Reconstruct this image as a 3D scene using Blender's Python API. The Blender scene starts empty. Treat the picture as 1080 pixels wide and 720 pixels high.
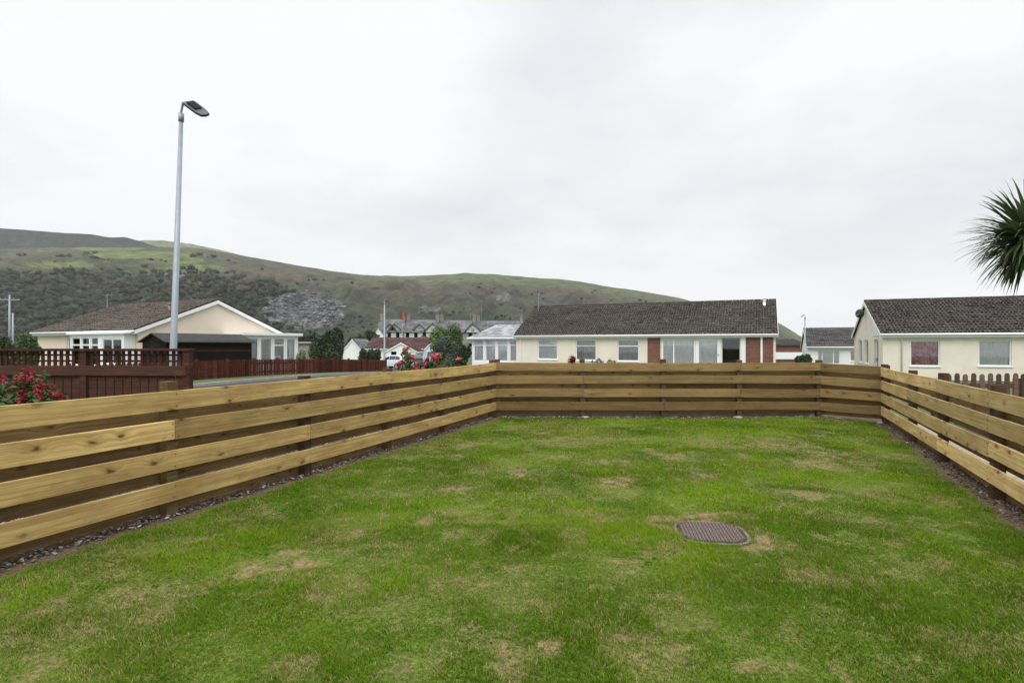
import bpy, math, random
import numpy as np
from mathutils import Vector, Matrix
random.seed(7); rng = np.random.default_rng(7)
R = math.radians
S = bpy.context.scene
EYE, F, HOR = 1.55, 600.0, 364.0

# ------------------------------------------------------------------ camera, light
cd = bpy.data.cameras.new('camera'); cam = bpy.data.objects.new('camera', cd); S.collection.objects.link(cam)
cam.location = (0, 0, EYE); cam.rotation_euler = (R(90), 0, 0)
cd.sensor_fit = 'HORIZONTAL'; cd.sensor_width = 36; cd.lens = F/1080*36; cd.shift_y = 4/1080
cd.clip_start = .05; cd.clip_end = 12000
S.camera = cam
S.view_settings.view_transform = 'Standard'; S.view_settings.look = 'None'
S.view_settings.exposure = 0.55; S.view_settings.gamma = 1; S.view_settings.use_curve_mapping = False
SUN_EL, SUN_AZ = R(52), R(190)          # azimuth measured clockwise from +Y
sd = bpy.data.lights.new('sun', 'SUN'); sun = bpy.data.objects.new('sun', sd); S.collection.objects.link(sun)
sd.energy = 1.3; sd.angle = R(35); sd.color = (1, .97, .92)
sv = Vector((math.sin(SUN_AZ)*math.cos(SUN_EL), math.cos(SUN_AZ)*math.cos(SUN_EL), math.sin(SUN_EL)))
sun.rotation_euler = sv.to_track_quat('Z', 'Y').to_euler(); sun.location = sv*50
W = bpy.data.worlds.new('World'); S.world = W; W.use_nodes = True
nt = W.node_tree; nt.nodes.clear(); N = nt.nodes.new; Lk = nt.links.new
out = N('ShaderNodeOutputWorld')
sky = N('ShaderNodeTexSky'); sky.sky_type = 'NISHITA'; sky.sun_disc = False
sky.sun_elevation = SUN_EL; sky.sun_rotation = SUN_AZ; sky.dust_density = 3; sky.air_density = 1
bg1 = N('ShaderNodeBackground'); bg1.inputs[1].default_value = .1; Lk(sky.outputs[0], bg1.inputs[0])
tc = N('ShaderNodeTexCoord'); sx = N('ShaderNodeSeparateXYZ'); Lk(tc.outputs['Generated'], sx.inputs[0])
def wm(op, a, b, clamp=False):
    n = N('ShaderNodeMath'); n.operation = op; n.use_clamp = clamp
    for i, v in enumerate((a, b)):
        if v is None: continue
        if isinstance(v, (int, float)): n.inputs[i].default_value = v
        else: Lk(v, n.inputs[i])
    return n.outputs[0]
den = wm('ADD', wm('MAXIMUM', sx.outputs[2], 0.0), .22)
cx = wm('DIVIDE', sx.outputs[0], den); cy = wm('DIVIDE', sx.outputs[1], den)
cb = N('ShaderNodeCombineXYZ'); Lk(cx, cb.inputs[0]); Lk(cy, cb.inputs[1])
n1 = N('ShaderNodeTexNoise'); n1.inputs['Scale'].default_value = .85; n1.inputs['Detail'].default_value = 7; n1.inputs['Roughness'].default_value = .52
mp = N('ShaderNodeMapping'); mp.inputs['Location'].default_value = (3.1, .6, 0); Lk(cb.outputs[0], mp.inputs[0]); Lk(mp.outputs[0], n1.inputs['Vector'])
bz = wm('DIVIDE', wm('SUBTRACT', sx.outputs[2], .235), .085); bz = wm('EXPONENT', wm('MULTIPLY', wm('MULTIPLY', bz, bz), -1.0), None)   # a long low cloud bank ahead and to the right
bxm = N('ShaderNodeMapRange'); Lk(sx.outputs[0], bxm.inputs[0]); bxm.inputs[1].default_value = -.35; bxm.inputs[2].default_value = .45
bank = wm('MULTIPLY', wm('MULTIPLY', bz, bxm.outputs[0]), .17)
cr = N('ShaderNodeValToRGB'); Lk(wm('SUBTRACT', wm('ADD', n1.outputs[0], .045), bank), cr.inputs[0])
cr.color_ramp.elements[0].position = .36; cr.color_ramp.elements[0].color = (.545, .562, .583, 1)
cr.color_ramp.elements[1].position = .56; cr.color_ramp.elements[1].color = (.70, .708, .716, 1)
mr = N('ShaderNodeMapRange'); Lk(sx.outputs[2], mr.inputs[0])
mr.inputs[1].default_value = .56; mr.inputs[2].default_value = .95; mr.inputs[3].default_value = 1.0; mr.inputs[4].default_value = 3.0
hz = N('ShaderNodeMapRange'); Lk(sx.outputs[2], hz.inputs[0])
hz.inputs[1].default_value = 0.02; hz.inputs[2].default_value = .24; hz.inputs[3].default_value = .8; hz.inputs[4].default_value = 0
mixh = N('ShaderNodeMix'); mixh.data_type = 'RGBA'; Lk(hz.outputs[0], mixh.inputs[0]); Lk(cr.outputs[0], mixh.inputs[6]); mixh.inputs[7].default_value = (.69, .695, .705, 1)
bg2 = N('ShaderNodeBackground'); Lk(mixh.outputs[2], bg2.inputs[0]); Lk(mr.outputs[0], bg2.inputs[1])
ms = N('ShaderNodeMixShader'); ms.inputs[0].default_value = .95
Lk(bg1.outputs[0], ms.inputs[1]); Lk(bg2.outputs[0], ms.inputs[2]); Lk(ms.outputs[0], out.inputs[0])

# ------------------------------------------------------------------ helpers
def sstep(a, b, x):
    t = np.clip((np.asarray(x, float)-a)/(b-a), 0, 1); return t*t*(3-2*t)
def hsh(ix, iy, s):
    h = (ix.astype(np.int64)*374761393 + iy.astype(np.int64)*668265263 + s*982451653) & 0xffffffff
    h = ((h ^ (h >> 13))*1274126177) & 0xffffffff
    return ((h ^ (h >> 16)) & 0xffff)/65535.0
def vnoise(x, y, s=0):
    x = np.asarray(x, float); y = np.asarray(y, float)
    ix, iy = np.floor(x), np.floor(y); fx, fy = x-ix, y-iy
    fx = fx*fx*(3-2*fx); fy = fy*fy*(3-2*fy)
    a, b = hsh(ix, iy, s), hsh(ix+1, iy, s); c, d = hsh(ix, iy+1, s), hsh(ix+1, iy+1, s)
    return (a*(1-fx)+b*fx)*(1-fy)+(c*(1-fx)+d*fx)*fy
def fbm(x, y, s=0, o=4):
    r = 0; a = .5; t = 0
    for i in range(o):
        r = r+a*vnoise(np.asarray(x)*2**i, np.asarray(y)*2**i, s+i*17); t += a; a *= .5
    return r/t
def gz(y):                                  # the street side lies a little lower far off
    return -.95*sstep(24, 62, y)
def at(px, py, Y): return Vector(((px-540)*Y/F, Y, EYE+(HOR-py)*Y/F))

class MB:
    def __init__(s): s.v = []; s.f = []; s.t = []
    def add(s, vs, fs, tone=0.5):
        b = len(s.v); s.v += [tuple(q) for q in vs]; s.f += [tuple(b+i for i in q) for q in fs]; s.t += [tone]*len(fs)
    def box(s, x0, x1, y0, y1, z0, z1, tone=.5):
        s.add([(x0,y0,z0),(x1,y0,z0),(x1,y1,z0),(x0,y1,z0),(x0,y0,z1),(x1,y0,z1),(x1,y1,z1),(x0,y1,z1)],
              [(0,3,2,1),(4,5,6,7),(0,1,5,4),(1,2,6,5),(2,3,7,6),(3,0,4,7)], tone); return s
    def prism(s, poly, d):                  # closed poly (3D points, planar) swept along vector d
        n = len(poly); d = Vector(d); a = [Vector(p) for p in poly]
        s.add(a+[p+d for p in a], [tuple(range(n))[::-1], tuple(range(n, 2*n))]+[(i, (i+1)%n, n+(i+1)%n, n+i) for i in range(n)]); return s
    def tube(s, pts, rad, n=8):
        pts = [Vector(p) for p in pts]; b = len(s.v)
        if not hasattr(rad, '__len__'): rad = [rad]*len(pts)
        for i, p in enumerate(pts):
            d = (pts[min(i+1, len(pts)-1)]-pts[max(i-1, 0)]).normalized()
            u = d.orthogonal().normalized() if abs(d.z) < .95 else Vector((1,0,0)); u = (u-d*u.dot(d)).normalized(); w = d.cross(u)
            for k in range(n):
                a = 2*math.pi*k/n; s.v.append(tuple(p+(u*math.cos(a)+w*math.sin(a))*rad[i]))
        for i in range(len(pts)-1):
            for k in range(n):
                s.f.append((b+i*n+k, b+i*n+(k+1)%n, b+(i+1)*n+(k+1)%n, b+(i+1)*n+k)); s.t.append(.5)
        s.f.append(tuple(b+k for k in range(n))[::-1]); s.f.append(tuple(b+(len(pts)-1)*n+k for k in range(n))); s.t += [.5, .5]; return s
    def ball(s, c, r, n=1, jit=0, tone=.5):
        import bmesh
        bm = bmesh.new(); bmesh.ops.create_icosphere(bm, subdivisions=n, radius=1)
        if not hasattr(r, '__len__'): r = (r, r, r)
        vs = []
        for v in bm.verts:
            q = 1+random.uniform(-jit, jit); vs.append((c[0]+v.co.x*r[0]*q, c[1]+v.co.y*r[1]*q, c[2]+v.co.z*r[2]*q))
        s.add(vs, [tuple(v.index for v in f.verts) for f in bm.faces], tone); bm.free(); return s
    def build(s, name, mat, parent=None, bevel=0, smooth=False, loc=None, rot=None):
        me = bpy.data.meshes.new(name); me.from_pydata(s.v, [], s.f); me.materials.append(mat)
        at_ = me.attributes.new('tone', 'FLOAT', 'FACE'); at_.data.foreach_set('value', np.array(s.t, np.float32))
        o = bpy.data.objects.new(name, me); S.collection.objects.link(o)
        if parent: o.parent = parent
        if loc is not None: o.location = loc
        if rot is not None: o.rotation_euler = rot
        if smooth:
            me.polygons.foreach_set('use_smooth', [True]*len(me.polygons))
        if bevel:
            m = o.modifiers.new('b', 'BEVEL'); m.width = bevel; m.segments = 2; m.limit_method = 'ANGLE'
        return o
def npmesh(name, v, f, mat, cols=None, parent=None, smooth=False, fl=None):
    """v (n,3); f (m,k) uniform polygon size; cols dict name->(n,4); fl dict name->(n,)"""
    me = bpy.data.meshes.new(name); v = np.asarray(v, np.float32); f = np.asarray(f, np.int32)
    m, k = f.shape
    me.vertices.add(len(v)); me.vertices.foreach_set('co', v.ravel())
    me.loops.add(m*k); me.loops.foreach_set('vertex_index', f.ravel())
    me.polygons.add(m); me.polygons.foreach_set('loop_start', np.arange(0, m*k, k, dtype=np.int32)); me.polygons.foreach_set('loop_total', np.full(m, k, np.int32))
    if smooth: me.polygons.foreach_set('use_smooth', np.ones(m, bool))
    for n_, c in (cols or {}).items():
        a = me.attributes.new(n_, 'FLOAT_COLOR', 'POINT'); a.data.foreach_set('color', np.asarray(c, np.float32).ravel())
    for n_, c in (fl or {}).items():
        a = me.attributes.new(n_, 'FLOAT', 'POINT'); a.data.foreach_set('value', np.asarray(c, np.float32).ravel())
    me.update(calc_edges=True); me.validate()
    me.materials.append(mat); o = bpy.data.objects.new(name, me); S.collection.objects.link(o)
    if parent: o.parent = parent
    return o
def tag(o, label=None, cat=None, group=None, kind=None):
    if label: o['label'] = label
    if cat: o['category'] = cat
    if group: o['group'] = group
    if kind: o['kind'] = kind
    return o
def thing(name, label, cat, loc=(0,0,0), rz=0, group=None):
    o = bpy.data.objects.new(name, None); S.collection.objects.link(o); o.location = loc; o.rotation_euler = (0,0,rz)
    o.empty_display_size = .3
    return tag(o, label, cat, group)
def copy_tree(o, parent=None):
    c = o.copy(); S.collection.objects.link(c)
    if parent: c.parent = parent
    for ch in list(o.children): copy_tree(ch, c)
    return c

# ------------------------------------------------------------------ materials
class Mat:
    def __init__(s, name, rough=.7, spec=.3):
        s.m = bpy.data.materials.new(name); s.m.use_nodes = True; s.nt = s.m.node_tree
        s.p = s.nt.nodes['Principled BSDF']; s.p.inputs['Roughness'].default_value = rough; s.p.inputs['Specular IOR Level'].default_value = spec
        s.tc = None
    def n(s, t, **k):
        q = s.nt.nodes.new(t)
        for a, b in k.items(): setattr(q, a, b)
        return q
    def l(s, a, b): s.nt.links.new(a, b)
    def set(s, sock, v):
        if hasattr(v, 'is_output') or isinstance(v, bpy.types.NodeSocket): s.l(v, sock)
        elif hasattr(v, '__len__') and len(v) == 3 and sock.type == 'RGBA': sock.default_value = (*v, 1)
        else: sock.default_value = v
    def co(s, which='Object', scale=(1,1,1), loc=(0,0,0)):
        if not s.tc: s.tc = s.n('ShaderNodeTexCoord')
        m = s.n('ShaderNodeMapping'); m.inputs['Scale'].default_value = scale; m.inputs['Location'].default_value = loc
        s.l(s.tc.outputs[which], m.inputs[0]); return m.outputs[0]
    def noise(s, vec, scale=1, detail=4, rough=.55, dist=0):
        q = s.n('ShaderNodeTexNoise'); q.inputs['Scale'].default_value = scale; q.inputs['Detail'].default_value = detail
        q.inputs['Roughness'].default_value = rough; q.inputs['Distortion'].default_value = dist; s.l(vec, q.inputs['Vector']); return q.outputs[0]
    def rng(s, v, a, b, c=0, d=1):
        q = s.n('ShaderNodeMapRange'); s.l(v, q.inputs[0])
        for i, x in enumerate((a, b, c, d)): q.inputs[i+1].default_value = x
        return q.outputs[0]
    def mix(s, fac, a, b, mode='MIX'):
        q = s.n('ShaderNodeMix', data_type='RGBA', blend_type=mode); s.set(q.inputs[0], fac); s.set(q.inputs[6], a); s.set(q.inputs[7], b); return q.outputs[2]
    def math(s, op, a, b=0.0):
        q = s.n('ShaderNodeMath', operation=op); s.set(q.inputs[0], a); s.set(q.inputs[1], b); return q.outputs[0]
    def attr(s, name, out='Fac'):
        q = s.n('ShaderNodeAttribute', attribute_name=name); return q.outputs[out]
    def bump(s, h, strength=.4, dist=.01):
        q = s.n('ShaderNodeBump'); q.inputs['Strength'].default_value = strength; q.inputs['Distance'].default_value = dist
        s.l(h, q.inputs['Height']); s.l(q.outputs[0], s.p.inputs['Normal'])
    def col(s, v): s.set(s.p.inputs['Base Color'], v)

def simple(name, c, rough=.6, var=.12, scale=6, bump=0, spec=.3, metal=0, dirt=None):
    m = Mat(name, rough, spec); v = m.co(); f = m.noise(v, scale, 5)
    lo = tuple(x*(1-var) for x in c); hi = tuple(min(1, x*(1+var)) for x in c)
    k = m.mix(m.rng(f, .3, .7), lo, hi)
    if dirt:
        d = m.noise(m.co(scale=(1, 1, .35), loc=(3, 1, 0)), scale*.4, 6, .65); k = m.mix(m.rng(d, .52, .8, 0, .55), k, dirt)
    m.col(k); m.p.inputs['Metallic'].default_value = metal
    if bump: m.bump(m.noise(v, scale*12, 3), bump, .004)
    return m.m

def timber(name, pale, dark, stain, wet=.5, rough=.75):
    m = Mat(name, rough, .10)
    oi = m.n('ShaderNodeObjectInfo'); add = m.n('ShaderNodeVectorMath', operation='ADD')
    cmb = m.n('ShaderNodeCombineXYZ'); m.l(m.math('MULTIPLY', oi.outputs['Random'], 37.0), cmb.inputs[0]); m.l(m.math('MULTIPLY', oi.outputs['Random'], 11.0), cmb.inputs[2])
    if not m.tc: m.tc = m.n('ShaderNodeTexCoord')
    m.l(m.tc.outputs['Object'], add.inputs[0]); m.l(cmb.outputs[0], add.inputs[1])
    def mp(sc):
        q = m.n('ShaderNodeMapping'); q.inputs['Scale'].default_value = sc; m.l(add.outputs[0], q.inputs[0]); return q.outputs[0]
    # knots
    vo = m.n('ShaderNodeTexVoronoi'); vo.inputs['Scale'].default_value = 1; vo.inputs['Randomness'].default_value = 1
    vo.voronoi_dimensions = '2D'; vv = mp((3.0, 0, 6.5)); sxz = m.n('ShaderNodeSeparateXYZ'); m.l(vv, sxz.inputs[0]); cxz = m.n('ShaderNodeCombineXYZ'); m.l(m.math('ADD', sxz.outputs[0], m.rng(m.noise(mp((9, 1, 30)), 1, 2), 0, 1, -.16, .16)), cxz.inputs[0]); m.l(m.math('ADD', sxz.outputs[2], m.rng(m.noise(mp((12, 3, 22)), 1, 2), 0, 1, -.16, .16)), cxz.inputs[1]); m.l(cxz.outputs[0], vo.inputs['Vector'])
    keep = m.rng(m.math('ADD', vo.outputs['Color'], 0.0), .54, .70)
    sz = m.math('MULTIPLY', keep, m.math('ADD', m.rng(vo.outputs['Distance'], .045, .13, 1, 0), 0.0))
    warp = m.math('MULTIPLY', m.rng(vo.outputs['Distance'], 0, .42, 1, 0), keep)
    # grain: stretched along the board, wrapping round the knots
    g = m.n('ShaderNodeTexNoise'); g.inputs['Scale'].default_value = 1; g.inputs['Detail'].default_value = 4; g.inputs['Distortion'].default_value = .4
    gv = m.n('ShaderNodeVectorMath', operation='ADD'); c2 = m.n('ShaderNodeCombineXYZ'); m.l(m.math('MULTIPLY', warp, 2.5), c2.inputs[2])
    m.l(mp((1.1, 14, 55)), gv.inputs[0]); m.l(c2.outputs[0], gv.inputs[1]); m.l(gv.outputs[0], g.inputs['Vector'])
    st = m.noise(mp((1.6, 2.5, 4)), 1.0, 5, .6); blot = m.noise(mp((3.5, 4, 9)), 1.3, 5, .7)
    c = m.mix(m.rng(g.outputs[0], .38, .60), pale, dark)
    c = m.mix(m.rng(st, .38, .72, 0, wet), c, stain)
    c = m.mix(m.rng(blot, .56, .74, 0, .6), c, stain)
    tone = m.math('MULTIPLY', m.rng(oi.outputs['Random'], 0, 1, .66, 1.22), m.rng(m.attr('tone'), 0, 1, .5, 1.5))
    cc = m.n('ShaderNodeCombineXYZ'); [m.l(tone, cc.inputs[i]) for i in range(3)]
    c = m.mix(1.0, c, cc.outputs[0], 'MULTIPLY')
    c = m.mix(m.math('MULTIPLY', m.rng(vo.outputs['Distance'], .10, .30, 1, 0), m.math('MULTIPLY', keep, .35)), c, (.17, .09, .035))
    c = m.mix(m.math('MULTIPLY', sz, .85), c, (.075, .035, .015))
    # nail heads/splits: thin dark checks along the grain
    ch = m.noise(mp((.8, 10, 90)), 1, 2); c = m.mix(m.rng(ch, .66, .72, 0, .7), c, tuple(x*.4 for x in stain))
    m.col(c); m.bump(m.math('ADD', g.outputs[0], ch), .25, .004)
    return m.m

def emboss_tiles(name, base, lichen, k=.5):
    m = Mat(name, .85, .2); t = m.attr('tone'); v = m.co()
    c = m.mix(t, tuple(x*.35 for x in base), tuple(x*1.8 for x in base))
    c = m.mix(m.rng(m.noise(v, 1.1, 5, .6), .4, .7, 0, .5), c, tuple(x*.6 for x in base))
    c = m.mix(m.rng(m.noise(v, 4.2, 6, .85), .56, .66, 0, k*.6), c, lichen); c = m.mix(m.rng(t, .92, .98, 0, k*.8), c, lichen)
    m.col(c); m.bump(m.noise(v, 40, 2), .3, .004); return m.m

M = {}
M['timber_left'] = timber('treated_timber_warm', (.68, .495, .205), (.48, .325, .122), (.25, .145, .055), .65)
M['timber_right'] = timber('treated_timber_pale', (.72, .54, .25), (.52, .36, .15), (.28, .17, .07), .55)
M['timber_back'] = timber('treated_timber_brown', (.30, .21, .092), (.21, .14, .058), (.12, .08, .037), .6)  # darker, browner timber for the far fence
M['timber_dark'] = timber('dark_timber', (.115, .075, .042), (.075, .047, .028), (.04, .027, .018), .6)
M['back_boards'] = timber('shade_toned_timber', (.265, .185, .088), (.175, .118, .054), (.075, .05, .024), .7)  # shade behind the front boards put into the colour; near left posts share it
M['post_pale'] = timber('post_timber', (.40, .31, .16), (.28, .20, .09), (.14, .10, .05), .5)
M['deck'] = timber('stained_deck_timber', (.085, .038, .026), (.055, .026, .019), (.033, .018, .014), .5)
M['picket_red'] = timber('red_stained_picket', (.125, .034, .022), (.080, .024, .017), (.045, .02, .014), .5)
M['picket_old'] = timber('weathered_picket', (.13, .085, .070), (.085, .055, .045), (.05, .035, .03), .5)
M['shed'] = timber('black_shed_boards', (.020, .017, .014), (.013, .011, .010), (.008, .007, .007), .5)
M['cream'] = simple('cream_render', (.73, .675, .585), .9, .06, 1.3, .3, dirt=(.66, .62, .50))
M['cream_warm'] = simple('warm_cream_render', (.73, .63, .52), .9, .04, 1.2, .3, dirt=(.66, .57, .44))
M['cream_right'] = simple('pale_render', (.70, .65, .56), .9, .06, 1.2, .3, dirt=(.60, .57, .45))
M['white'] = simple('white_upvc', (.80, .81, .82), .35, .03, 3, spec=.5)
M['whitewash'] = simple('white_painted_wall', (.76, .76, .74), .85, .06, 1, .2, dirt=(.55, .54, .5))
M['grey_metal'] = simple('galvanised_steel', (.27, .30, .345), .5, .12, 9, spec=.5, metal=.2)
M['black_metal'] = simple('black_metal', (.018, .019, .021), .4, .2, 9, spec=.5)
M['concrete'] = simple('concrete', (.31, .28, .245), .95, .22, 7, .5, dirt=(.2, .17, .13))
M['kerb'] = simple('kerb_concrete', (.34, .33, .31), .95, .15, 5, .4, dirt=(.17, .16, .14))
M['asphalt'] = simple('asphalt', (.060, .060, .063), 1.0, .25, 2.5, .6, spec=.05, dirt=(.12, .118, .112))
M['pavement'] = simple('pavement_asphalt', (.12, .118, .116), .95, .2, 2.2, .5, dirt=(.11, .11, .10))
M['red_chimney'] = simple('orange_brick', (.30, .11, .06), .9, .25, 2)
M['stone'] = simple('grey_stone', (.23, .215, .20), .9, .3, 1.2)
M['curtain'] = simple('net_curtain', (.86, .87, .87), .9, .08, 4)
M['curtain_blue'] = simple('sheer_curtain', (.68, .70, .70), .9, .10, 4)
M['curtain_grey'] = simple('grey_blinds', (.44, .44, .44), .9, .15, 4)
M['dark_room'] = simple('dark_room', (.03, .03, .03), .9)
M['tyre'] = simple('tyre_rubber', (.02, .02, .02), .8)
M['lamp_glass'] = simple('clear_lens', (.35, .36, .36), .2, .05, spec=.8)
M['tail_red'] = simple('red_lens', (.45, .02, .015), .25, .1, spec=.6)
M['plate_yellow'] = simple('yellow_plate', (.65, .40, .04), .5, .05)
M['car_white'] = simple('silver_white_paint', (.66, .68, .71), .25, .03, spec=.6)
M['car_dark'] = simple('dark_car_paint', (.03, .033, .04), .2, .05, spec=.7)
M['van_blue'] = simple('pale_blue_paint', (.42, .53, .66), .3, .05, spec=.6)
M['tiles_main'] = emboss_tiles('brown_roof_tiles', (.046, .037, .031), (.36, .33, .28), .9)
M['tiles_left'] = emboss_tiles('mottled_roof_tiles', (.078, .064, .054), (.40, .34, .26), .8)
M['tiles_right'] = emboss_tiles('dark_roof_tiles', (.042, .034, .030), (.32, .29, .25), .85)
M['tiles_grey'] = emboss_tiles('grey_roof_tiles', (.085, .080, .080), (.22, .2, .19), .3)
M['tiles_maroon'] = emboss_tiles('maroon_roof_tiles', (.095, .052, .048), (.19, .13, .11), .3)
M['slate'] = emboss_tiles('slate_roof', (.155, .155, .165), (.30, .29, .29), .4)
M['slate_pale'] = emboss_tiles('pale_conservatory_tiles', (.27, .28, .30), (.40, .40, .41), .3)
M['dark_trim'] = simple('dark_trim', (.08, .08, .085), .8)
M['terrace_wall'] = simple('weathered_white_wall', (.46, .455, .44), .9, .1, .6)
M['bark'] = simple('bark', (.10, .075, .055), .95, .3, 8, .6)

def brick():
    m = Mat('red_brick', .9, .2); v = m.co(scale=(1,1,1))
    b = m.n('ShaderNodeTexBrick'); sp = m.n('ShaderNodeSeparateXYZ'); m.l(v, sp.inputs[0]); cb = m.n('ShaderNodeCombineXYZ')
    m.l(m.math('ADD', sp.outputs[0], sp.outputs[1]), cb.inputs[0]); m.l(sp.outputs[2], cb.inputs[1]); m.l(cb.outputs[0], b.inputs['Vector'])
    b.inputs['Scale'].default_value = 1; b.inputs['Brick Width'].default_value = .225; b.inputs['Row Height'].default_value = .075; b.inputs['Mortar Size'].default_value = .006
    b.inputs['Color1'].default_value = (.21, .075, .048, 1); b.inputs['Color2'].default_value = (.12, .048, .035, 1); b.inputs['Mortar'].default_value = (.30, .24, .2, 1)
    c = m.mix(m.rng(m.noise(v, 9, 5), .4, .7, 0, .5), b.outputs['Color'], (.12, .05, .04)); m.col(c); return m.m
M['brick'] = brick()
def glass():
    m = bpy.data.materials.new('window_glass'); m.use_nodes = True; t = m.node_tree; t.nodes.clear()
    o = t.nodes.new('ShaderNodeOutputMaterial'); a = t.nodes.new('ShaderNodeBsdfTransparent'); a.inputs[0].default_value = (.95, .955, .955, 1)
    g = t.nodes.new('ShaderNodeBsdfGlossy'); g.inputs['Roughness'].default_value = .02; g.inputs[0].default_value = (.9, .95, 1, 1)
    f = t.nodes.new('ShaderNodeFresnel'); f.inputs[0].default_value = 1.45; x = t.nodes.new('ShaderNodeMixShader')
    ad = t.nodes.new('ShaderNodeMath'); ad.operation = 'ADD'; ad.inputs[1].default_value = .02; t.links.new(f.outputs[0], ad.inputs[0])
    t.links.new(ad.outputs[0], x.inputs[0]); t.links.new(a.outputs[0], x.inputs[1]); t.links.new(g.outputs[0], x.inputs[2]); t.links.new(x.outputs[0], o.inputs[0]); return m
M['glass'] = glass()
def pink():
    m = Mat('maroon_pattern_curtain', .9); v = m.co()
    c = m.mix(m.rng(m.noise(v, 7, 3), .42, .6), (.33, .075, .11), (.55, .27, .30)); c = m.mix(m.rng(m.noise(m.co(scale=(1,1,.2)), 16, 2), .5, .62, 0, .5), c, (.55, .42, .42)); m.col(c); return m.m
M['curtain_pink'] = pink()
def colmat(name, rough=.9, transl=0, spec=.2, noise=None, bump=0):
    m = Mat(name, rough, spec); c = m.attr('Col', 'Color')
    if noise:
        f = m.noise(m.co(), noise, 6, .65); cc = m.n('ShaderNodeCombineXYZ'); r = m.rng(f, .3, .7, .35, 1.65); [m.l(r, cc.inputs[i]) for i in range(3)]
        c = m.mix(1.0, c, cc.outputs[0], 'MULTIPLY')
        if bump: m.bump(f, .8, bump)
    m.col(c)
    if transl:
        t = m.n('ShaderNodeBsdfTranslucent'); m.l(c, t.inputs[0]); x = m.n('ShaderNodeMixShader'); x.inputs[0].default_value = transl
        o = m.nt.nodes['Material Output']; m.l(m.p.outputs[0], x.inputs[1]); m.l(t.outputs[0], x.inputs[2]); m.l(x.outputs[0], o.inputs[0])
    return m.m
M['leaf'] = colmat('leaves', .55, .25, .35)
M['blade'] = colmat('grass_blades', .95, .3, .04)
M['chip'] = colmat('stone_chips', .8)
M['soil'] = colmat('lawn_soil', .95, noise=38, bump=.012)
M['hill'] = colmat('hillside', .95, noise=.06, bump=4.0)
M['wood'] = colmat('woodland_crowns', .95, noise=.3)

# ------------------------------------------------------------------ ground
gm = Mat('rough_grass_ground', .95); v = gm.co()
gc = gm.mix(gm.rng(gm.noise(v, .6, 6, .6), .35, .65), (.050, .088, .022), (.082, .110, .036)); gc = gm.mix(gm.rng(gm.noise(v, 6, 6, .7), .55, .75, 0, .5), gc, (.05, .085, .02))
gm.col(gc); gm.bump(gm.noise(v, 25, 3), .6, .03)
ys = np.concatenate([np.arange(-40, 20, 6), np.arange(20, 70, 1.0), np.geomspace(70, 9000, 24)])
xs = np.concatenate([-np.geomspace(9000, 60, 20), np.arange(-56, 60, 4.0), np.geomspace(60, 9000, 20)])
X, Y = np.meshgrid(xs, ys); Z = gz(Y)-.03
nx, ny = len(xs), len(ys); idx = np.arange(nx*ny).reshape(ny, nx)
quads = lambda I: np.stack([I[:-1,:-1], I[:-1,1:], I[1:,1:], I[1:,:-1]], -1).reshape(-1, 4)
g = npmesh('ground', np.stack([X, Y, Z], -1).reshape(-1, 3), quads(idx), gm.m, smooth=True); tag(g, kind='structure')

# the plot
LA, LB = np.array([-5.70, -1.67]), np.array([-.39, 12.24])      # left fence line
LB = np.array([-.39, 12.24]); dL = (LB-np.array([-3.10, 5.14])); dL /= np.linalg.norm(dL); LA = LB-dL*14.6
K = np.array([6.63, 12.24]); C = np.array([7.44, 11.35]); RD = np.array([4.64, 5.16]); dR = (C-RD)/np.linalg.norm(C-RD); RE = C-dR*12.8
def sd_line(P, a, b):     # signed distance, positive on the lawn side (right of a->b)
    d = (b-a)/np.linalg.norm(b-a); q = P-a
    return q[..., 0]*d[1]-q[..., 1]*d[0]
def lawn_d(P):
    return np.stack([sd_line(P, LA, LB), sd_line(P, LB, K), sd_line(P, K, C), sd_line(P, C, RE)], -1)
PATCH = [(290,598,52,11,1),(262,606,30,7,.7),(315,585,30,8,.9),(650,510,28,8,1),(740,502,30,7,.7),(640,488,40,6,.6),(860,490,45,7,.6),(492,515,30,8,.7),(553,500,24,7,1),(600,465,50,8,.5),
 (640,462,40,6,.5),(575,452,50,7,.5),(820,470,60,9,.6),(880,480,40,12,.6),(770,468,60,7,.5),(535,576,9,4,1.1),(480,660,22,10,.8),(520,684,24,9,.5),(577,685,26,11,.9),(795,707,28,12,.9),
 (705,551,30,9,1.1),(803,572,34,13,1.0),(750,556,52,18,.8),(760,545,40,6,.9),(82,648,22,9,.7),(150,626,60,14,.45),(60,660,70,22,.4),(320,708,20,12,.8),(415,580,60,14,.4),(560,604,16,8,.5),(650,590,16,9,.6),
 (420,520,60,9,.35),(610,520,80,10,.3),(940,520,30,9,.4),(955,600,50,20,.3),(500,545,70,10,.4),(890,545,50,12,.35),(700,640,60,18,.25),(1040,690,50,20,.35),(400,640,70,20,.3),(845,520,40,6,.5),(640,545,40,8,.45),(270,545,50,8,.35),(360,500,30,6,.3)]
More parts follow.
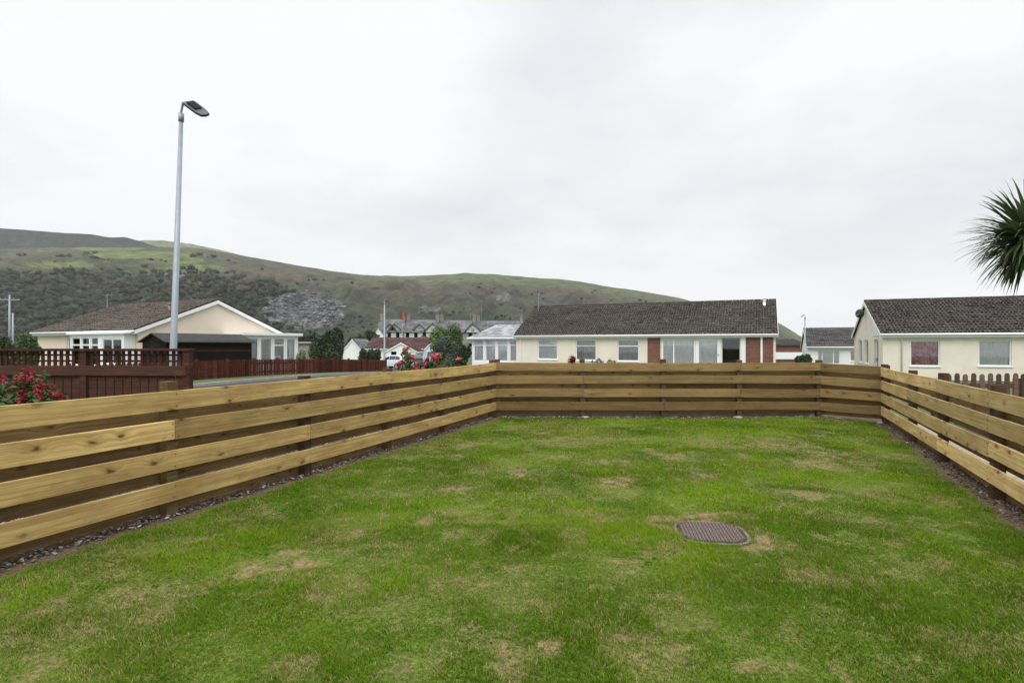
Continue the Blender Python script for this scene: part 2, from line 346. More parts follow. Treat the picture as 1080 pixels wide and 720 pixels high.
def dryness(P):
    x, y = P[..., 0], P[..., 1]; ys_ = np.maximum(y, .8)
    wx, wy = x+.25*(fbm(x*3, y*3, 5)-.5), y+.35*(fbm(x*3, y*3, 9)-.5)
    d = .30*sstep(.50, .80, fbm(x*1.4+3, y*1.4, 21))+.45*sstep(.55, .8, fbm(x*4, y*4, 31))+.40*sstep(.58, .75, fbm(x*11, y*11, 35))
    for (px, py, w, h, s) in PATCH:
        Yc = F*EYE/(py-HOR); Xc = (px-540)*Yc/F; rx = w*Yc/F; ry = h*Yc*Yc/(F*EYE)
        q = ((wx-Xc)/rx)**2+((wy-Yc)/ry)**2
        d = np.maximum(d, s*(1-sstep(.0, 1.3, q))*(.24+1.0*sstep(.34, .64, fbm(x*10, y*10, 3))))
    return np.clip(d, 0, 1)
MH = (1.65, 4.72)
def soilness(P):
    D = lawn_d(P); w = .07+.10*fbm(P[..., 0]*2, P[..., 1]*2, 55)+.10*(fbm(P[..., 0]*11, P[..., 1]*11, 56)-.5)
    s = 1-sstep(0, .10, D[..., 0]-w-.02); s = np.maximum(s, 1-sstep(0, .08, D[..., 1]-w*.35)); s = np.maximum(s, 1-sstep(0, .10, D[..., 2]-w)); s = np.maximum(s, 1-sstep(0, .14, D[..., 3]-w-.02))
    m = np.hypot(P[..., 0]-MH[0], (P[..., 1]-MH[1])); s = np.maximum(s, 1-sstep(.27, .33, m+.06*(fbm(P[..., 0]*14, P[..., 1]*14, 77)-.5)))
    return s
st = .05; xs = np.arange(-6.4, 8.6, st); ys = np.arange(-2, 12.9, st)
X, Y = np.meshgrid(xs, ys); P = np.stack([X, Y], -1); D = lawn_d(P).min(-1)
und = .05*(fbm(X*.5, Y*.5, 3)-.5)+.018*(fbm(X*3, Y*3, 4)-.5)
def lawn_z(P): return .05*(fbm(P[..., 0]*.5, P[..., 1]*.5, 3)-.5)+.018*(fbm(P[..., 0]*3, P[..., 1]*3, 4)-.5)
dry, soil = dryness(P), soilness(P)
base = np.array([.080, .120, .014]); straw = np.array([.19, .135, .070]); sl = np.array([.105, .072, .046])
dm = (dry*(1))[..., None]; sm = soil[..., None]
col = base*(1-dm)+straw*dm; col = col*(1-sm)+sl*sm*(.7+.7*fbm(X*8, Y*8, 90))[..., None]
col = np.concatenate([col, np.ones(col.shape[:2]+(1,))], -1)
I = np.arange(len(xs)*len(ys)).reshape(len(ys), len(xs)); q = quads(I)
keep = (D > -.85).reshape(-1)[q].all(1)
lz = lawn_z(P)+.004
mh_d = np.hypot(X-MH[0], Y-MH[1]); lz = np.where(mh_d < .36, lz*0+lawn_z(np.array(MH))-.012, lz)
g = npmesh('lawn', np.stack([X, Y, lz], -1).reshape(-1, 3), q[keep], M['soil'], {'Col': col.reshape(-1, 4)}, smooth=True); tag(g, kind='structure')

# grass blades
def blades(n, xr, yr, dens_fn, h0, wfun, seed):
    r = np.random.default_rng(seed); x = r.uniform(*xr, n); y = r.uniform(*yr, n); P = np.stack([x, y], -1)
    D = lawn_d(P).min(-1); dry = dryness(P); so = soilness(P)
    clump = fbm(x*6, y*6, 41)
    p = dens_fn(x, y)*(1-.62*dry)*(1-so*.97)*(.55+.9*clump)
    k = (D > .02)&(r.uniform(0, 1, n) < p); x, y, dry, clump = x[k], y[k], dry[k], clump[k]; P = P[k]; n = len(x)
    tuft = fbm(x*2.2, y*2.2, 61)
    h = h0*(.55+.9*r.uniform(0, 1, n))*(.30+1.9*tuft**1.6)*(1-.55*dry); w = wfun(y)*(.6+.8*r.uniform(0, 1, n))
    a = r.uniform(0, 2*np.pi, n); lean = r.uniform(.15, 1.15, n); la = a+np.pi/2+r.uniform(-.6, .6, n)
    wind = fbm(x*1.5, y*1.5, 71)*6.3
    la = np.where(r.uniform(0, 1, n) < .4, wind, la)
    cx_, sx_ = np.cos(a)*w/2, np.sin(a)*w/2; lx, ly = np.cos(la)*lean*h, np.sin(la)*lean*h; z0 = lawn_z(P)
    V = np.zeros((n, 5, 3))
    V[:, 0] = np.stack([x-cx_, y-sx_, z0], -1); V[:, 1] = np.stack([x+cx_, y+sx_, z0], -1)
    V[:, 2] = np.stack([x+cx_*.8+lx*.35, y+sx_*.8+ly*.35, z0+h*.6], -1); V[:, 3] = np.stack([x-cx_*.8+lx*.35, y-sx_*.8+ly*.35, z0+h*.6], -1)
    V[:, 4] = np.stack([x+lx, y+ly, z0+h], -1)
    b = np.arange(n)[:, None]*5
    T = np.concatenate([b+np.array([[0, 1, 2]]), b+np.array([[0, 2, 3]]), b+np.array([[3, 2, 4]])])
    g1, g2, g3 = np.array([.135, .245, .010]), np.array([.220, .325, .018]), np.array([.075, .155, .010]); st_ = np.array([.34, .265, .13])
    t = r.uniform(0, 1, n)[:, None]; lf = sstep(.35, .7, fbm(x*.9, y*.9, 81))[:, None]
    c = g1*(1-t)+g2*t; c = c*(1-.62*(1-lf))+g3*.5*(1-lf)
    yel = np.clip(dry*1.15+.12*sstep(.45, .75, fbm(x*2.6, y*2.6, 91)), 0, 1)
    isdry = (r.uniform(0, 1, n) < yel*.66+.025)[:, None]; c = np.where(isdry, st_*(.6+.7*t), c*(1-.25*yel[:, None])+np.array([.20, .20, .05])*.25*yel[:, None])
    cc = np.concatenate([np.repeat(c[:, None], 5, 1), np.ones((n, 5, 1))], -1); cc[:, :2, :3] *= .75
    return V.reshape(-1, 3), T, cc.reshape(-1, 4)
vis = lambda x, y: (np.abs(x) < .93*np.maximum(y, 0)+.6)
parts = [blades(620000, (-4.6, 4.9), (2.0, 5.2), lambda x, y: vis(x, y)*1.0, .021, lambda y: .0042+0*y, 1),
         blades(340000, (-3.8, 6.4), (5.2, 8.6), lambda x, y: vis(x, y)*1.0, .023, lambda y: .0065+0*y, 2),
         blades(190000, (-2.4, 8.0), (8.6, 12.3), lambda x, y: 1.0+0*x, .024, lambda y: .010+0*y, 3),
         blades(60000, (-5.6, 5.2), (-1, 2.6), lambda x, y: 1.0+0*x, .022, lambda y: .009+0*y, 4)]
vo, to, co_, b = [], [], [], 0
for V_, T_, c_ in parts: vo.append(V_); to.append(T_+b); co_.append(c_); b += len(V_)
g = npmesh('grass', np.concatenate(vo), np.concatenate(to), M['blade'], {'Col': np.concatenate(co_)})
tag(g, 'short green mown grass with dry straw coloured patches inside the timber fence', 'grass', kind='stuff')

# stone chips
def chips(name, n, pf, size, cols, seed, label, zf=None):
    r = np.random.default_rng(seed); p = pf(r, n); n = len(p); s = size[0]+(size[1]-size[0])*r.uniform(0, 1, n)**2
    cube = np.array([(-1,-1,-1),(1,-1,-1),(1,1,-1),(-1,1,-1),(-1,-1,1),(1,-1,1),(1,1,1),(-1,1,1)], float)
    V = np.repeat(cube[None], n, 0)*(1+r.uniform(-.45, .25, (n, 8, 1))); V *= (s[:, None]*np.stack([r.uniform(.6, 1.4, n), r.uniform(.5, 1, n), r.uniform(.2, .5, n)], -1))[:, None, :]
    a = r.uniform(0, 6.28, n); ca, sa = np.cos(a)[:, None], np.sin(a)[:, None]; t = r.uniform(-.5, .5, n)[:, None]
    x, y, z = V[..., 0], V[..., 1], V[..., 2]; z = z+x*t; V = np.stack([x*ca-y*sa, x*sa+y*ca, z], -1)+p[:, None, :]
    fq = np.array([(0,3,2,1),(4,5,6,7),(0,1,5,4),(1,2,6,5),(2,3,7,6),(3,0,4,7)]); T = (np.arange(n)[:, None, None]*8+fq[None]).reshape(-1, 4)
    c = np.array(cols)[r.integers(0, len(cols), n)]*(.7+.6*r.uniform(0, 1, (n, 1))); c = np.concatenate([c, np.ones((n, 1))], 1)
    o = npmesh(name, V.reshape(-1, 3), T, M['chip'], {'Col': np.repeat(c, 8, 0)}); return tag(o, label, 'gravel', kind='stuff')
greys = [(.16,.12,.09),(.11,.08,.055),(.13,.095,.07),(.19,.15,.12),(.09,.065,.045),(.26,.255,.26),(.18,.18,.19),(.36,.35,.34),(.12,.11,.11),(.22,.18,.15),(.40,.39,.38),(.14,.10,.075),(.12,.09,.065),(.16,.12,.095)]
nL = np.array([dL[1], -dL[0]])
def pL(r, n):
    t = r.uniform(0, 14.4, n); d = np.where(r.uniform(0, 1, n) < .3, r.uniform(-1.7, -.5, n), r.triangular(-.75, -.06, .13, n)); q = LA+dL*t[:, None]+nL*d[:, None]; z = lawn_z(q)+.012+.02*r.uniform(0, 1, n)+.02*(d < -.05); k = (q[:, 1] < 12.1); return np.concatenate([q, z[:, None]], 1)[k]
chips('gravel', 26000, pL, (.005, .017), greys, 11, 'grey and white slate chippings strewn along the foot of the left fence')
brn = [(.14,.095,.06),(.10,.07,.045),(.17,.125,.085),(.20,.17,.14),(.07,.05,.035),(.09,.06,.04)]
nR = np.array([-dR[1], dR[0]])
def pR(r, n):
    t = r.uniform(0, 12, n); d = r.triangular(-.3, .02, .16, n); q = C-dR*t[:, None]+nR*d[:, None]; z = lawn_z(q)+.008; return np.concatenate([q, z[:, None]], 1)
chips('soil_crumbs', 5000, pR, (.005, .022), brn, 12, 'brown soil crumbs and small stones along the foot of the right fence')
def pB(r, n):
    q = np.stack([r.uniform(-.35, 7.0, n), 12.24-r.triangular(-.2, .05, .14, n)], -1); q[:, 1] -= np.clip((q[:, 0]-6.6)*1.05, 0, 2); z = lawn_z(q)+.010; return np.concatenate([q, z[:, None]], 1)
chips('soil_crumbs', 2600, pB, (.006, .026), brn+[(.42,.40,.37)], 13, 'brown soil crumbs and pale stones along the foot of the back fence')

bed = simple('gravel_bed_earth', (.075, .058, .043), 1.0, .4, 9, .8, spec=.05, dirt=(.13, .12, .105))
def strip2(name, a, d, nn, t0, t1, o0, o1, z):
    m = MB(); m.add([tuple(a+d*t+nn*o)+(z,) for t, o in ((t0, o0), (t1, o0), (t1, o1), (t0, o1))], [(0, 1, 2, 3)]); return tag(m.build(name, bed), kind='structure')
strip2('gravel_bed', LA, dL, nL, 0, 14.4, -.8, -2.6, .006); strip2('gravel_bed', C, -dR, nR, .3, 12.5, -.43, -2.4, .006)
# clover in the turf
def clover():
    r = np.random.default_rng(77); n = 60000; P = np.stack([r.uniform(-4, 5, n), r.uniform(2, 8, n)], -1); x, y = P.T
    k = (lawn_d(P).min(-1) > .15)&(fbm(x*1.9+7, y*1.9, 301) > .56)&(fbm(x*9, y*9, 302) > .45)&vis(x, y)&(soilness(P) < .1); P = P[k]; n = len(P); x, y = P.T
    s = r.uniform(.004, .0085, n)*(1+.06*y); a = r.uniform(0, 6.28, n); z = lawn_z(P)+.010+r.uniform(0, .008, n); t1, t2 = r.uniform(-.4, .4, (2, n)); V = []
    for kx in range(5):
        q = a+kx*2*np.pi/5; dx, dy = np.cos(q)*s, np.sin(q)*s; V.append(np.stack([x+dx, y+dy, z+dx*t1+dy*t2], -1))
    c = np.array([.062, .125, .012])*r.uniform(.7, 1.5, (n, 1)); c = np.concatenate([c, np.ones((n, 1))], 1)
    o = npmesh('clover', np.stack(V, 1).reshape(-1, 3), np.arange(n*5).reshape(n, 5), M['blade'], {'Col': np.repeat(c, 5, 0)}); tag(o, 'dark green clover leaves mixed into the turf', 'clover', kind='stuff')
clover()
# manhole cover
mc = thing('manhole_cover', 'rusty grey cast iron manhole cover sunk in the lawn', 'manhole cover', (MH[0], MH[1], float(lawn_z(np.array(MH)))-.012), R(-9))
mm = Mat('rusty_iron', .75, .4); v = mm.co(); c = mm.mix(mm.rng(mm.noise(v, 9, 6, .7), .38, .62), (.15, .13, .125), (.17, .11, .085)); c = mm.mix(mm.rng(mm.noise(v, 30, 4), .55, .7, 0, .7), c, (.22, .205, .20)); mm.col(c); mm.p.inputs['Metallic'].default_value = .25
def sup(r, n=44, e=3.2): return [(r*math.copysign(abs(math.cos(a))**(2/e), math.cos(a)), r*math.copysign(abs(math.sin(a))**(2/e), math.sin(a))) for a in [2*math.pi*i/n for i in range(n)]]
a = MB(); a.prism([(x, y, 0) for x, y in sup(.262)], (0, 0, .018)); plate = a.build('cover_plate', simple('dark_iron', (.035, .03, .028), .8, .3, 20, .3), mc, .002)
a = MB()
for i in range(-9, 10):
    for j in range(-9, 10):
        x, y = i*.028, j*.028
        if (abs(x)**3.2+abs(y)**3.2) < .243**3.2:
            l, w = (.0125, .0065) if (i+j) % 2 else (.0065, .0125); a.box(x-l, x+l, y-w, y+w, .0182, .0235)
a.build('tread_studs', mm.m, plate)
a = MB(); o1, o2 = sup(.292), sup(.267); n = len(o1)
a.add([(x, y, .016) for x, y in o1]+[(x, y, .016) for x, y in o2]+[(x, y, -.01) for x, y in o1]+[(x, y, -.01) for x, y in o2],
      [(i, (i+1)%n, n+(i+1)%n, n+i) for i in range(n)]+[(2*n+i, 2*n+(i+1)%n, (i+1)%n, i) for i in range(n)]+[(n+i, n+(i+1)%n, 3*n+(i+1)%n, 3*n+i) for i in range(n)])
a.build('frame', simple('mud_stained_rim', (.17, .13, .09), .95, .3, 14, .5), mc)

# ------------------------------------------------------------------ our timber fence
def fence(label, a, b, ts, tops, nin, mat, post_mat, stub, joints, name='timber_fence', bh=.175, zb=.16, postw=.105, seed=0, backmat=None, feet=(), zlow=.095):
    """a->b along the ground, ts: post positions (m from a), tops: (height at a, height at b)"""
    rnd = random.Random(seed); a, b = Vector((*a, 0)), Vector((*b, 0)); L = (b-a).length; d = (b-a)/L; ang = math.atan2(d.y, d.x)
    nin = Vector((*nin, 0)); side = 1 if d.cross(Vector((0,0,1))).dot(nin) < 0 else -1      # local +y or -y is the lawn side
    t = thing(name, label, 'fence', a, ang)
    top = lambda x: tops[0]+(tops[1]-tops[0])*x/L
    for i, x in enumerate(ts):
        m = MB(); h = top(x)+stub+rnd.uniform(-.02, .03); w = postw/2
        m.box(-w, w, -w, w, -.1, h); o = m.build('post', post_mat if not callable(post_mat) else post_mat(i), t, .004); o.location = (x, 0, 0); o.rotation_euler = (rnd.uniform(-.01,.01), rnd.uniform(-.012,.012), rnd.uniform(-.05,.05))
        if i in feet:
            m = MB(); m.ball((0, 0, 0), (.10, .085, .035), 3, .12); f = m.build('footing', M['concrete'], t, 0, True); f.location = (x+rnd.uniform(-.05,.05), side*.04, .0)
    def board(x0, x1, zc0, zc1, y, h, mt, th=.024):
        n = 8; vs = []; ln = x1-x0; bow = rnd.uniform(-.011, .011); tw = rnd.uniform(-.006, .006)
        for i in range(n+1):
            u = i/n; z = (zc1-zc0)*u+bow*4*u*(1-u)+rnd.uniform(-.0012, .0012); yy = tw*(u-.5)
            for (sy, sz) in ((-1,-1),(1,-1),(1,1),(-1,1)): vs.append((u*ln, yy+sy*th/2, z+sz*h/2+rnd.uniform(-.0007,.0007)))
        fs = [(0,1,2,3), (4*n+3,4*n+2,4*n+1,4*n)]
        for i in range(n):
            for k in range(4): fs.append((4*i+k, 4*(i+1)+k, 4*(i+1)+(k+1)%4, 4*i+(k+1)%4))
        m = MB(); m.add(vs, fs); nb = len(m.f)
        if y*side > 0:
            for px_ in ts:
                if x0-.02 < px_ < x1+.02:
                    xx = min(max(px_-x0, .03), ln-.03)
                    for q in (-.3, .28):
                        zz = (zc1-zc0)*xx/ln+bow*4*(xx/ln)*(1-xx/ln)+q*h+rnd.uniform(-.008,.008); xq = xx+rnd.uniform(-.012,.012); ss = sorted((side*(th/2-.002), side*(th/2+.0075))); m.box(xq-.0045, xq+.0045, ss[0], ss[1], zz-.0045, zz+.0045)
        o = m.build('board', mt, t, .0035); o.location = (x0, y, zc0); o.data.materials.append(M['black_metal'])
        for pf in o.data.polygons[nb:]: pf.material_index = 1
        return o
    wall = postw/2+.014; ends = [-.05]+list(ts)[1:-1]+[L+.02]
    for r in range(4):
        js = [j for j in joints[r]]; cuts = [-.06]+[ts[j] for j in js]+[L+.03]
        for x0, x1 in zip(cuts[:-1], cuts[1:]):
            zc = lambda x: zb+bh/2+(top(x)-bh-zb)/3*(3-r)
            board(x0+.003, x1-.003, zc(x0)+rnd.uniform(-.005,.005), zc(x1)+rnd.uniform(-.005,.005), side*wall, bh*rnd.uniform(.97,1.02), mat(r, x0) if callable(mat) else mat)
        js2 = joints[(r+2)%4]; cuts = [-.06]+[ts[j] for j in js2]+[L+.03]
        for x0, x1 in zip(cuts[:-1], cuts[1:]):
            p = (top(0)-bh-zb)/3; zc = lambda x: zb+bh/2+(top(x)-bh-zb)/3*(3-r)-(top(x)-bh-zb)/6
            h2 = .155; z0, z1 = zc(x0), zc(x1)
            if r == 3: z0 = z1 = zlow
            board(x0+.003, x1-.003, z0, z1, -side*wall, h2, backmat or (mat(r, x0) if callable(mat) else mat))
    return t
tL = [0.35, 2.05, 3.72, 5.45]   # unseen posts beside and behind the camera
Ltot = 14.6; f0 = lambda Y: Ltot-(12.24-Y)/dL[1]
tL = [.1, f0(.1), f0(1.8), f0(3.48), f0(5.14), f0(6.79), f0(8.41), f0(10.09), f0(12.12)]
fence('long timber board fence running down the left side of the lawn', LA, LB, tL, (1.115, 1.18), nL, M['timber_left'],
      lambda i: M['back_boards'] if i < 5 else M['timber_dark'], .05, [(2, 6), (4,), (1, 5), (3,)], seed=2, backmat=M['back_boards'], feet=())
BA, BB = LB+np.array([.05, .0]), K
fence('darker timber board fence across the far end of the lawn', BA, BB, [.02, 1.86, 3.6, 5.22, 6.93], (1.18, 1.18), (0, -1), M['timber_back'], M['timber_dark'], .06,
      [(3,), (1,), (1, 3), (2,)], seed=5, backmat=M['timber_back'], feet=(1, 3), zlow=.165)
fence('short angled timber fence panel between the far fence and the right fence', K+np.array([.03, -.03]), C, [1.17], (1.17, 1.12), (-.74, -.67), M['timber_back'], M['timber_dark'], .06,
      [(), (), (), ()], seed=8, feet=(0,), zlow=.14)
RL = 12.8; tR = [f/dR[1] for f in (0.12, 2.2, 3.8, 5.6, 7.4, 9.2, 10.9)]+[12.6]
fence('pale yellow timber board fence running down the right side of the lawn', C, RE, tR, (1.105, 1.10), nR, M['timber_right'], M['timber_dark'], .06,
      [(2, 5), (1, 4), (3,), (2, 5)], seed=4, backmat=M['back_boards'], feet=())

# concrete edgings outside the fences
def slab(name, pts, z0, z1, mat, label=None, cat=None, kind=None):
    m = MB(); n = len(pts); m.add([(x, y, z0) for x, y in pts]+[(x, y, z1) for x, y in pts], [tuple(range(n))[::-1], tuple(range(n, 2*n))]+[(i, (i+1)%n, n+(i+1)%n, n+i) for i in range(n)])
    return tag(m.build(name, mat, bevel=.006), label, cat, kind=kind)
e = lambda p, d, nrm, t: tuple(p+d*t+nrm*0) 
q = [C-dR*.3-nR*.16, C-dR*12-nR*.16, C-dR*12-nR*.42, C-dR*.3-nR*.42]
slab('edging_kerb', [tuple(x) for x in q], -.05, .10, M['concrete'], 'pale concrete edging kerb outside the right fence', 'kerb')
slab('edging_kerb', [(-.3, 12.42), (6.62, 12.42), (6.62, 12.56), (-.3, 12.56)], -.05, .085, M['concrete'], 'pale concrete edging kerb behind the far fence', 'kerb')

# ------------------------------------------------------------------ street on the left
PA, PB_ = np.array([-16.0, 12.0]), np.array([-9.24, 42.0])
PS = np.array([-13.3, 23.8])
def strip(name, line, off0, off1, mat, dz, th=0, kind='structure'):
    pts = []; (x0, y0), (x1, y1) = line; L = math.hypot(x1-x0, y1-y0); d = ((x1-x0)/L, (y1-y0)/L); nr = (d[1], -d[0]); n = int(L/1.0)+1; v = []; f = []
    for i in range(n+1):
        t = L*i/n
        for o in (off0, off1):
            x, y = x0+d[0]*t+nr[0]*o, y0+d[1]*t+nr[1]*o; v.append((x, y, float(gz(y))+dz))
        if th:
            for o in (off1, off0):
                x, y = x0+d[0]*t+nr[0]*o, y0+d[1]*t+nr[1]*o; v.append((x, y, float(gz(y))+dz-th))
    k = 4 if th else 2
    for i in range(n):
        for j in range(k if th else 1): f.append((k*i+j, k*i+(j+1)%k, k*(i+1)+(j+1)%k, k*(i+1)+j))
    m = MB(); m.add(v, f); return tag(m.build(name, mat), kind=kind)
dP = (PB_-PS)/np.linalg.norm(PB_-PS)
street = [tuple(PS-dP*30), tuple(PS+dP*70)]
strip('verge', street, -.6, 1.8, gm.m, .085)
strip('kerb', street, 1.804, 1.92, M['kerb'], .105, .15)
strip('road', street, 1.924, 8.2, M['asphalt'], .0)
strip('pavement', street, 8.324, 9.6, M['pavement'], .10)
strip('kerb', street, 8.204, 8.32, M['kerb'], .105, .15)
strip('cross_road', [tuple(PB_+dP*14+np.array([-40, 9])), tuple(PB_+dP*14+np.array([30, -7]))], -3, 3, M['asphalt'], .012)

def pickets(name, label, a, b, h, w, gap, mat, postn, pointed=True, rails=2, zfun=gz, seed=1, thick=.02, ph=.1, posts=None):
    rnd = random.Random(seed); a, b = Vector((*a, 0)), Vector((*b, 0)); L = (b-a).length; d = (b-a)/L; ang = math.atan2(d.y, d.x)
    t = thing(name, label, 'fence', a, ang); zl = lambda x: float(zfun(a.y+d.y*x)); ps = [L*i/postn for i in range(postn+1)]
    for i, x in enumerate(ps):
        m = MB(); m.box(-.05, .05, -.05, .05, -.15, h+ph); o = m.build('post', mat, t, .004); o.location = (x, .05+thick, zl(x))
    for x0, x1 in zip(ps[:-1], ps[1:]):
        m = MB(); x = x0+.02
        while x < x1-w:
            z = zl(x); hh = h+rnd.uniform(-.015, .015); y = rnd.uniform(-.003, .003); xx = x+rnd.uniform(-.004, .004)
            if pointed: prof = [(0, 0), (w, 0), (w, hh-w*.45), (w*.78, hh-.008), (w*.5, hh), (w*.22, hh-.008), (0, hh-w*.45)]
            else: prof = [(0, 0), (w, 0), (w, hh), (0, hh)]
            k0 = len(m.t); m.prism([(xx+u, y, z+.03+q) for u, q in prof], (0, thick, 0)); m.t[k0:] = [rnd.uniform(.1, .9)]*(len(m.t)-k0); x += w+gap
        for k in range(rails):
            zz = h*(.25+.5*k); m.add([(x0, thick+.002, zl(x0)+zz), (x1, thick+.002, zl(x1)+zz), (x1, thick+.05, zl(x1)+zz), (x0, thick+.05, zl(x0)+zz)]+[(x0, thick+.002, zl(x0)+zz+.09), (x1, thick+.002, zl(x1)+zz+.09), (x1, thick+.05, zl(x1)+zz+.09), (x0, thick+.05, zl(x0)+zz+.09)],
                [(0,3,2,1),(4,5,6,7),(0,1,5,4),(1,2,6,5),(2,3,7,6),(3,0,4,7)])
        m.build('picket_panel', mat, t)
    return t
pickets('picket_fence', 'long red brown picket fence along the street verge', tuple(PS-dP*9), tuple(PB_), .86, .09, .034, M['picket_red'], 15, seed=3)
pickets('picket_fence', 'weathered purple brown picket fence with rounded tops beside the right bungalow', (8.15, 10.9), (12.6, 10.55), .98, .085, .065, M['picket_old'], 3, seed=4, zfun=lambda y: 0, ph=-.06)

# deck rail with lattice band
dk = thing('garden_fence', 'dark brown boarded garden fence with open lattice band along its top', 'fence', (-9.6, 8.75, 0), math.atan2(-.32, 4.8)); Ld = 4.81
for i in range(4):
    x = Ld*i/3; m = MB(); m.box(-.05, .05, -.05, .05, -.1, 1.46); o = m.build('post', M['deck'], dk, .004); o.location = (x, 0, 0)
m = MB(); m.box(-.06, Ld+.06, -.07, .07, 1.462, 1.50); m.build('top_rail', M['deck'], dk, .004)
m = MB(); m.box(.0, Ld, -.062, -.022, 1.10, 1.245); m.build('middle_rail', M['deck'], dk, .004)
m = MB(); x = .06
while x < Ld-.06:
    m.box(x, x+.045, -.012, .006, 1.17, 1.462); x += .098
for z in (1.30, 1.39): m.box(0.05, Ld-.05, .008, .022, z, z+.028)
m.build('lattice', M['deck'], dk)
m = MB(); x = .04
while x < Ld-.1:
    m.box(x, x+.118, -.018, .004, .03, 1.16); x += .135
m.build('board_panel', M['deck'], dk)

# ------------------------------------------------------------------ lamp columns and poles
def lamp_column(label, base, H, r0, r1, lean=(0,0), head=True, arm=(.28, -.03), rz=0, group=None, sc=1):
    t = thing('street_lamp', label, 'street lamp', base, rz, group)
    top = Vector((lean[0]*H, lean[1]*H, H)); m = MB()
    m.tube([(0,0,-.2), (0,0,.02), top*.25, top*.252, top*.985], [r0, r0, r0*.93, r0*.86, r1], 14); m.build('column', M['grey_metal'], t, 0, True)
    if head:
        m = MB(); m.tube([top*.98, top*.98+Vector((0,0,.10)), top+Vector((.03,0,.14)), top+Vector((.10,0,.16)), top+Vector((.2,0,.155))], .022, 8); m.tube([top*.965, top*.99], [r1*1.35]*2, 12); m.build('bracket', M['grey_metal'], t, 0, True)
        hd = MB(); pts = [(0, .13), (.08, .14), (.42, .135), (.57, .10), (.60, 0)]
        poly = [(x, y) for x, y in pts]+[(x, -y) for x, y in pts[::-1] if y > 0]
        hd.prism([(x, y, 0) for x, y in poly], (0, 0, .055))
        for k in range(7): hd.box(.06+k*.045, .075+k*.045, -.085, .085, .0552, .085)
        h = hd.build('lantern', M['black_metal'], t, .006); h.location = top+Vector((.13, 0, .13)); h.rotation_euler = (R(34), R(36), R(-16)); h.scale = (sc, sc, sc)
        l = MB(); l.box(.10, .50, -.075, .075, -.012, -.002); l.build('lens', M['lamp_glass'], h, .003)
    return t
Yl = 10.6; b = at(180, 384, Yl)
lamp_column('tall grey lamp column with black angled lantern behind the brown garden fence', (b.x, Yl, 0), 5.92, .070, .035, lean=(.034, 0), sc=.84)
b = at(405.5, 380, 43); lamp_column('thin grey lamp column at the far end of the red picket fence', (b.x, 43, float(gz(43))), 5.35, .075, .045, head=True, rz=R(60), sc=.5)
b = at(849, 380, 48); lamp_column('thin grey lamp column left of the far grey roofed bungalow', (b.x, 48, float(gz(48))), 4.6, .07, .045, head=True, rz=R(200), sc=.5)
def pole(px, Y, ytop, label, cross=True, r=.1):
    b = at(px, 364, Y); z0 = float(gz(Y)); H = at(px, ytop, Y).z-z0
    t = thing('telegraph_pole', label, 'pole', (b.x, Y, z0), R(20)); m = MB(); m.tube([(0,0,-.3), (0,0,H)], [r*1.2, r*.8], 10); m.build('shaft', M['grey_metal'], t, 0, True)
    if cross:
        m = MB(); m.box(-.9, .9, -.05, .05, H*.93, H*.93+.1); [m.tube([(x, 0, H*.93+.1), (x, 0, H*.93+.24)], .035, 6) for x in (-.8, -.35, .35, .8)]; m.build('crossarm', M['grey_metal'], t)
pole(10, 62, 311, 'grey pole with a crossarm at the left edge of the view'); pole(13.5, 75, 330, 'shorter grey pole standing behind the taller one at the left edge', False, .12)

